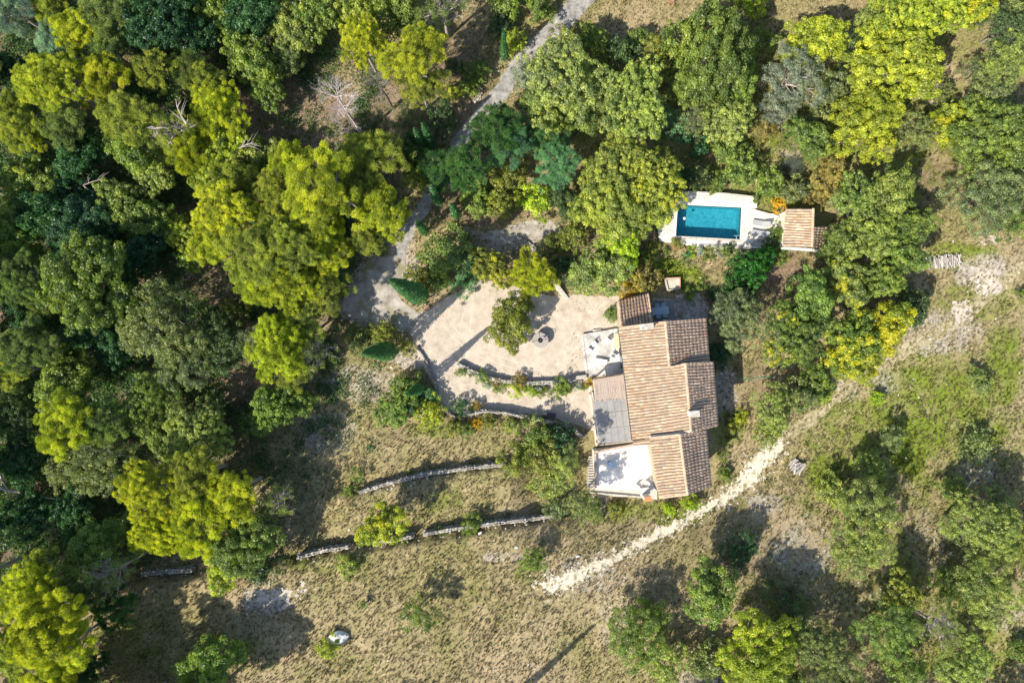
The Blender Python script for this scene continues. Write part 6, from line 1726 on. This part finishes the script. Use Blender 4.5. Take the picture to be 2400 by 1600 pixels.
branch([(-10, 1138, 3), (20, 1150, 3), (60, 1153, 3.2), (100, 1165, 3.4), (146, 1171, 3.6)], .22, 'long pale fallen trunk at the left edge', M['bark_pale'], twigs=2, seed=1, name='fallen_log')
branch([(0, 1112, 4), (8, 1130, 4), (22, 1150, 3.2)], .16, 'second pale stem forking from the trunk at the left edge', M['bark_pale'], twigs=1, seed=2, name='fallen_log')
branch([(210, 1052, 3.5), (250, 1058, 3.5), (290, 1066, 3.2), (330, 1075, 2.6)], .2, 'straight pale trunk under the yellow pine of the lower left', M['bark_pale'], twigs=1, seed=3, name='fallen_log')
branch([(163, 406, 4), (172, 422, 4), (195, 435, 4), (218, 425, 4.5), (250, 419, 5)], .07, 'bare white branch sticking out of the dark left wood', M['deadwood'], twigs=9, seed=4)
branch([(195, 435, 4), (210, 447, 4), (238, 460, 4)], .06, 'second bare branch in the dark left wood', M['deadwood'], twigs=7, seed=5)
branch([(596, 895, .3), (620, 894, .4), (645, 897, .4), (665, 900, .4)], .09, 'reddish fallen branch with dead needles in the sunny clearing', M['terracotta'], twigs=14, seed=6)
branch([(572, 902, .15), (579, 890, .15), (585, 878, .15)], .08, 'short white log on the sunny clearing', M['bark_pale'], twigs=0, seed=7)
branch([(560, 348, 6), (575, 340, 6), (595, 333, 6)], .07, 'white twigs at the lower rim of the brown clearing', M['deadwood'], twigs=12, seed=8)
branch([(345, 300, 10.2), (355, 296, 10), (365, 302, 10)], .05, 'tangled bare twigs among the upper left pines', M['deadwood'], twigs=14, seed=9)
branch([(437, 290, 9.5), (425, 272, 10), (415, 250, 10.5), (412, 232, 11)], .1, 'bare white limb rising through the upper left pines', M['bark_pale'], twigs=7, seed=10)
branch([(150, 1510 , .1), (151, 1511, .1)], .02, 'twig on the forest floor', M['bark'], twigs=0) if False else None

# ---------------------------------------------------------------- ground cover: grass tufts, scrub, loose stones, undergrowth
def scatter(n, x0, x1, y0, y1, seed, reject):
    rg = np.random.default_rng(seed); px = rg.uniform(x0, x1, n); py = rg.uniform(y0, y1, n)
    k = ~reject(px, py, rg); px, py = px[k], py[k]
    x = (px - 1200) / 20; y = (800 - py) / 20; z = ground_z(x, y); f = (80 - z) / 80
    return x * f, y * f, ground_z(x * f, y * f), px, py, rg
NOGO = [ROAD, YARD, COURT, DECK, UP, WT, [(1440, 700), (1520, 685), (1600, 690), (1645, 690), (1650, 745), (1685, 850), (1690, 1000), (1670, 1140), (1550, 1170), (1390, 1160), (1375, 1050), (1390, 880), (1450, 760)],
        [(1840, 486), (1940, 486), (1940, 585), (1835, 580)]]
def reject_grass(px, py, rg):
    r = np.zeros(len(px), bool)
    for p in NOGO: r |= inpoly(px, py, p)
    l, g, s = zones(px, py)
    r |= inpoly(px, py, TR) & (rg.random(len(px)) < .55 + .5 * smooth_noise(px, py, 12, 15))
    r |= inpoly(px, py, FT) & (rg.random(len(px)) < .25)
    r |= rg.random(len(px)) < np.clip(.75 * l + .5 * s, 0, .85)
    r |= rg.random(len(px)) < .55 * smooth_noise(px, py, 16, 5)
    return r
m, nt, out = newmat('grass_blades')
ac = N(nt, 'ShaderNodeAttribute', attribute_name='gcol').outputs['Color']
d1 = N(nt, 'ShaderNodeBsdfDiffuse'); t1 = N(nt, 'ShaderNodeBsdfTranslucent'); nt.links.new(ac, d1.inputs[0]); nt.links.new(ac, t1.inputs[0])
mx = N(nt, 'ShaderNodeMixShader'); mx.inputs[0].default_value = .3; nt.links.new(d1.outputs[0], mx.inputs[1]); nt.links.new(t1.outputs[0], mx.inputs[2]); nt.links.new(mx.outputs[0], out.inputs[0])
M['grass'] = m
x, y, z, px, py, rg = scatter(150000, -40, 2440, -40, 1640, 11, reject_grass)
n = len(x); nb = 5
l, gz_, s = zones(px, py)
hh = rg.uniform(.12, .30, n) * (1 + .8 * smooth_noise(px, py, 30, 8)); rad = rg.uniform(.10, .24, n)
a = rg.uniform(0, 2 * PI, (n, nb)); dx = np.cos(a) * rad[:, None]; dy = np.sin(a) * rad[:, None]
bx = x[:, None] + dx * .25; by = y[:, None] + dy * .25; tx = x[:, None] + dx; ty = y[:, None] + dy; tz = z[:, None] + hh[:, None] * rg.uniform(.6, 1.1, (n, nb))
wx = -np.sin(a) * .05; wy = np.cos(a) * .05
V3 = np.stack([np.stack([bx - wx, by - wy, np.repeat(z[:, None], nb, 1) - .02], -1), np.stack([bx + wx, by + wy, np.repeat(z[:, None], nb, 1) - .02], -1), np.stack([tx, ty, tz], -1)], 2).reshape(-1, 3)
gw = np.clip(gz_ * 1.0 + .55 * (smooth_noise(px, py, 22, 3) - .45) + .5 * (smooth_noise(px, py, 90, 4) - .5) + rg.normal(0, .18, n), 0, 1)
straw = np.array([.42, .355, .21]); olive_ = np.array([.19, .22, .05]); gc = straw[None] * (1 - gw[:, None]) + olive_[None] * gw[:, None]
gc *= rg.uniform(.45, 1.2, n)[:, None]
link('dry_grass', np_mesh('dry_grass', V3, 3, M['grass'], None, {'gcol': np.repeat(gc, nb * 3, 0)}), None, None, 'stuff')['label'] = 'short dry straw and olive grass tufts all over the slope'
bpy.data.objects['dry_grass']['category'] = 'grass'
print('grass', n)

def leafy_stuff(name, label, n, box, seed, reject, size, per, col, matk='leaf', cat='undergrowth', L=.16, W=.11):
    x, y, z, px, py, rg = scatter(n, *box, seed, reject); n = len(x)
    ss = rg.uniform(size[0], size[1], n) ** 1.0
    ci = np.repeat(np.arange(n), per); m_ = len(ci)
    d = rg.normal(size=(m_, 3)); d[:, 2] = np.abs(d[:, 2]); d /= np.linalg.norm(d, axis=1)[:, None]
    pos = np.c_[x, y, z][ci] + d * (ss[ci] * rg.uniform(.6, 1.05, m_))[:, None] * np.array([1, 1, .8])
    V, k = leaves_from(pos, d, L, W, rg, 'leaf'); tint = .6 * rg.random(n)[ci] + .4 * rg.random(m_)
    o = link(name, np_mesh(name, V, k, M[matk], {'tint': tint, 'patch': rg.random(n)[ci]}), None, None, 'stuff', color=col); o['label'] = label; o['category'] = cat
def rej_zone(px, py, rg):
    l, g, s = zones(px, py); r = np.zeros(len(px), bool)
    for p in NOGO: r |= inpoly(px, py, p)
    r |= inpoly(px, py, TR)
    clearing = ((np.hypot((px - 690) / 150, (py - 290) / 90) < 1) | (np.hypot((px - 570) / 60, (py - 900) / 50) < 1) | (np.hypot((px - 500) / 60, (py - 650) / 70) < 1))
    r |= clearing & (rg.random(len(px)) < .85)
    return r | (rg.random(len(px)) > l) | (smooth_noise(px, py, 40, 6) < .33)
leafy_stuff('undergrowth', 'dark leafy undergrowth on the shaded floor of the left wood', 21000, (-60, 900, -40, 1350), 21, rej_zone, (.4, 1.4), 32, (.09, .185, .05, .08), L=.2, W=.14)
def rej_r(px, py, rg):
    r = np.zeros(len(px), bool)
    for p in NOGO + [TR]: r |= inpoly(px, py, p)
    w_ = blobs(px, py, [(1150, 480, 260, 60, 1), (1650, 400, 160, 40, 1), (1060, 140, 120, 140, .6), (1750, 300, 700, 280, .8), (2050, 1050, 330, 190, .55), (2000, 1400, 420, 220, .7), (1050, 1000, 120, 30, .8), (1460, 1190, 180, 30, .9),
                         (1700, 1020, 40, 110, .9), (760, 1350, 140, 50, .35), (1300, 1400, 250, 120, .12), (1400, 330, 250, 200, .5), (1600, 600, 90, 40, .6), (1100, 600, 90, 60, .7)])
    return r | (rg.random(len(px)) > w_) | (smooth_noise(px, py, 26, 9) < .45)
leafy_stuff('low_scrub', 'low green scrub and weeds between the trees and along the walls', 11000, (850, 2440, -40, 1640), 22, rej_r, (.15, .55), 20, (.13, .16, .04, .15), L=.13, W=.09)
def rej_y(px, py, rg):
    w_ = blobs(px, py, [(2130, 1060, 60, 70, 1), (2180, 960, 120, 80, .5), (1930, 1100, 50, 60, .8), (2100, 900, 120, 50, .4)])
    return (rg.random(len(px)) > w_) | (smooth_noise(px, py, 18, 12) < .35)
leafy_stuff('green_weeds', 'bright green low weeds in the right field', 1500, (1850, 2330, 850, 1200), 23, rej_y, (.12, .35), 16, (.22, .25, .02, .1), L=.13, W=.05, cat='weeds')
def rej_c(px, py, rg):
    w_ = blobs(px, py, [(1348, 830, 16, 60, .8), (1370, 715, 60, 14, .5), (1330, 720, 30, 20, .35), (1290, 880, 90, 10, .4), (1060, 700, 40, 12, .4), (985, 745, 14, 14, .8), (1330, 985, 60, 10, .5), (1100, 935, 40, 14, .4), (1180, 690, 60, 10, .5), (1432, 745, 18, 22, .6)])
    return (rg.random(len(px)) > w_ * .6) | ~inpoly(px, py, COURT)
leafy_stuff('court_weeds', 'dry weeds and dead leaves along the edges of the gravel court', 5200, (950, 1460, 650, 1040), 24, rej_c, (.04, .13), 7, (.34, .28, .13, .1), L=.09, W=.06, cat='weeds')
def rej_s(px, py, rg):
    l, g, s = zones(px, py); r = np.zeros(len(px), bool)
    for p in NOGO: r |= inpoly(px, py, p)
    return r | (rg.random(len(px)) > .06 + s * .9)
x, y, z, px, py, rg = scatter(17000, 300, 2440, -20, 1620, 31, rej_s)
k_ = rg.uniform(.05, .2, len(x)) * (1 + (rg.random(len(x)) < .05) * 1.2)
o = stones_joined('loose_stones', [(np.array([x[i], y[i], z[i] + k_[i] * .1]), (k_[i] * 1.3, k_[i], k_[i] * .7), rg.uniform(0, 3)) for i in range(len(x))], None, tint=(.58, .55, .5)); o['label'] = 'small pale limestone pieces strewn over the dry ground'; o['category'] = 'stones'
# pebbles and leaf bits on the court
x, y, z, px, py, rg = scatter(12000, 950, 1480, 640, 1040, 32, lambda px, py, rg: ~inpoly(px, py, COURT) | (rg.random(len(px)) < .15 + .75 * ((px > 1060) & (px < 1325) & (py > 690) & (py < 860))))
k_ = rg.uniform(.03, .09, len(x))
o = stones_joined('gravel_bits', [(np.array([x[i], y[i], z[i] + .03]), (k_[i] * 1.3, k_[i], k_[i] * .5), rg.uniform(0, 3)) for i in range(len(x))], None, tint=(.40, .32, .22)); o['label'] = 'scattered pebbles and dead leaves on the gravel court'; o['category'] = 'gravel'
print('objects', len(bpy.data.objects), 'tris', sum(len(m_.loops) - 2 * len(m_.polygons) for m_ in bpy.data.meshes))
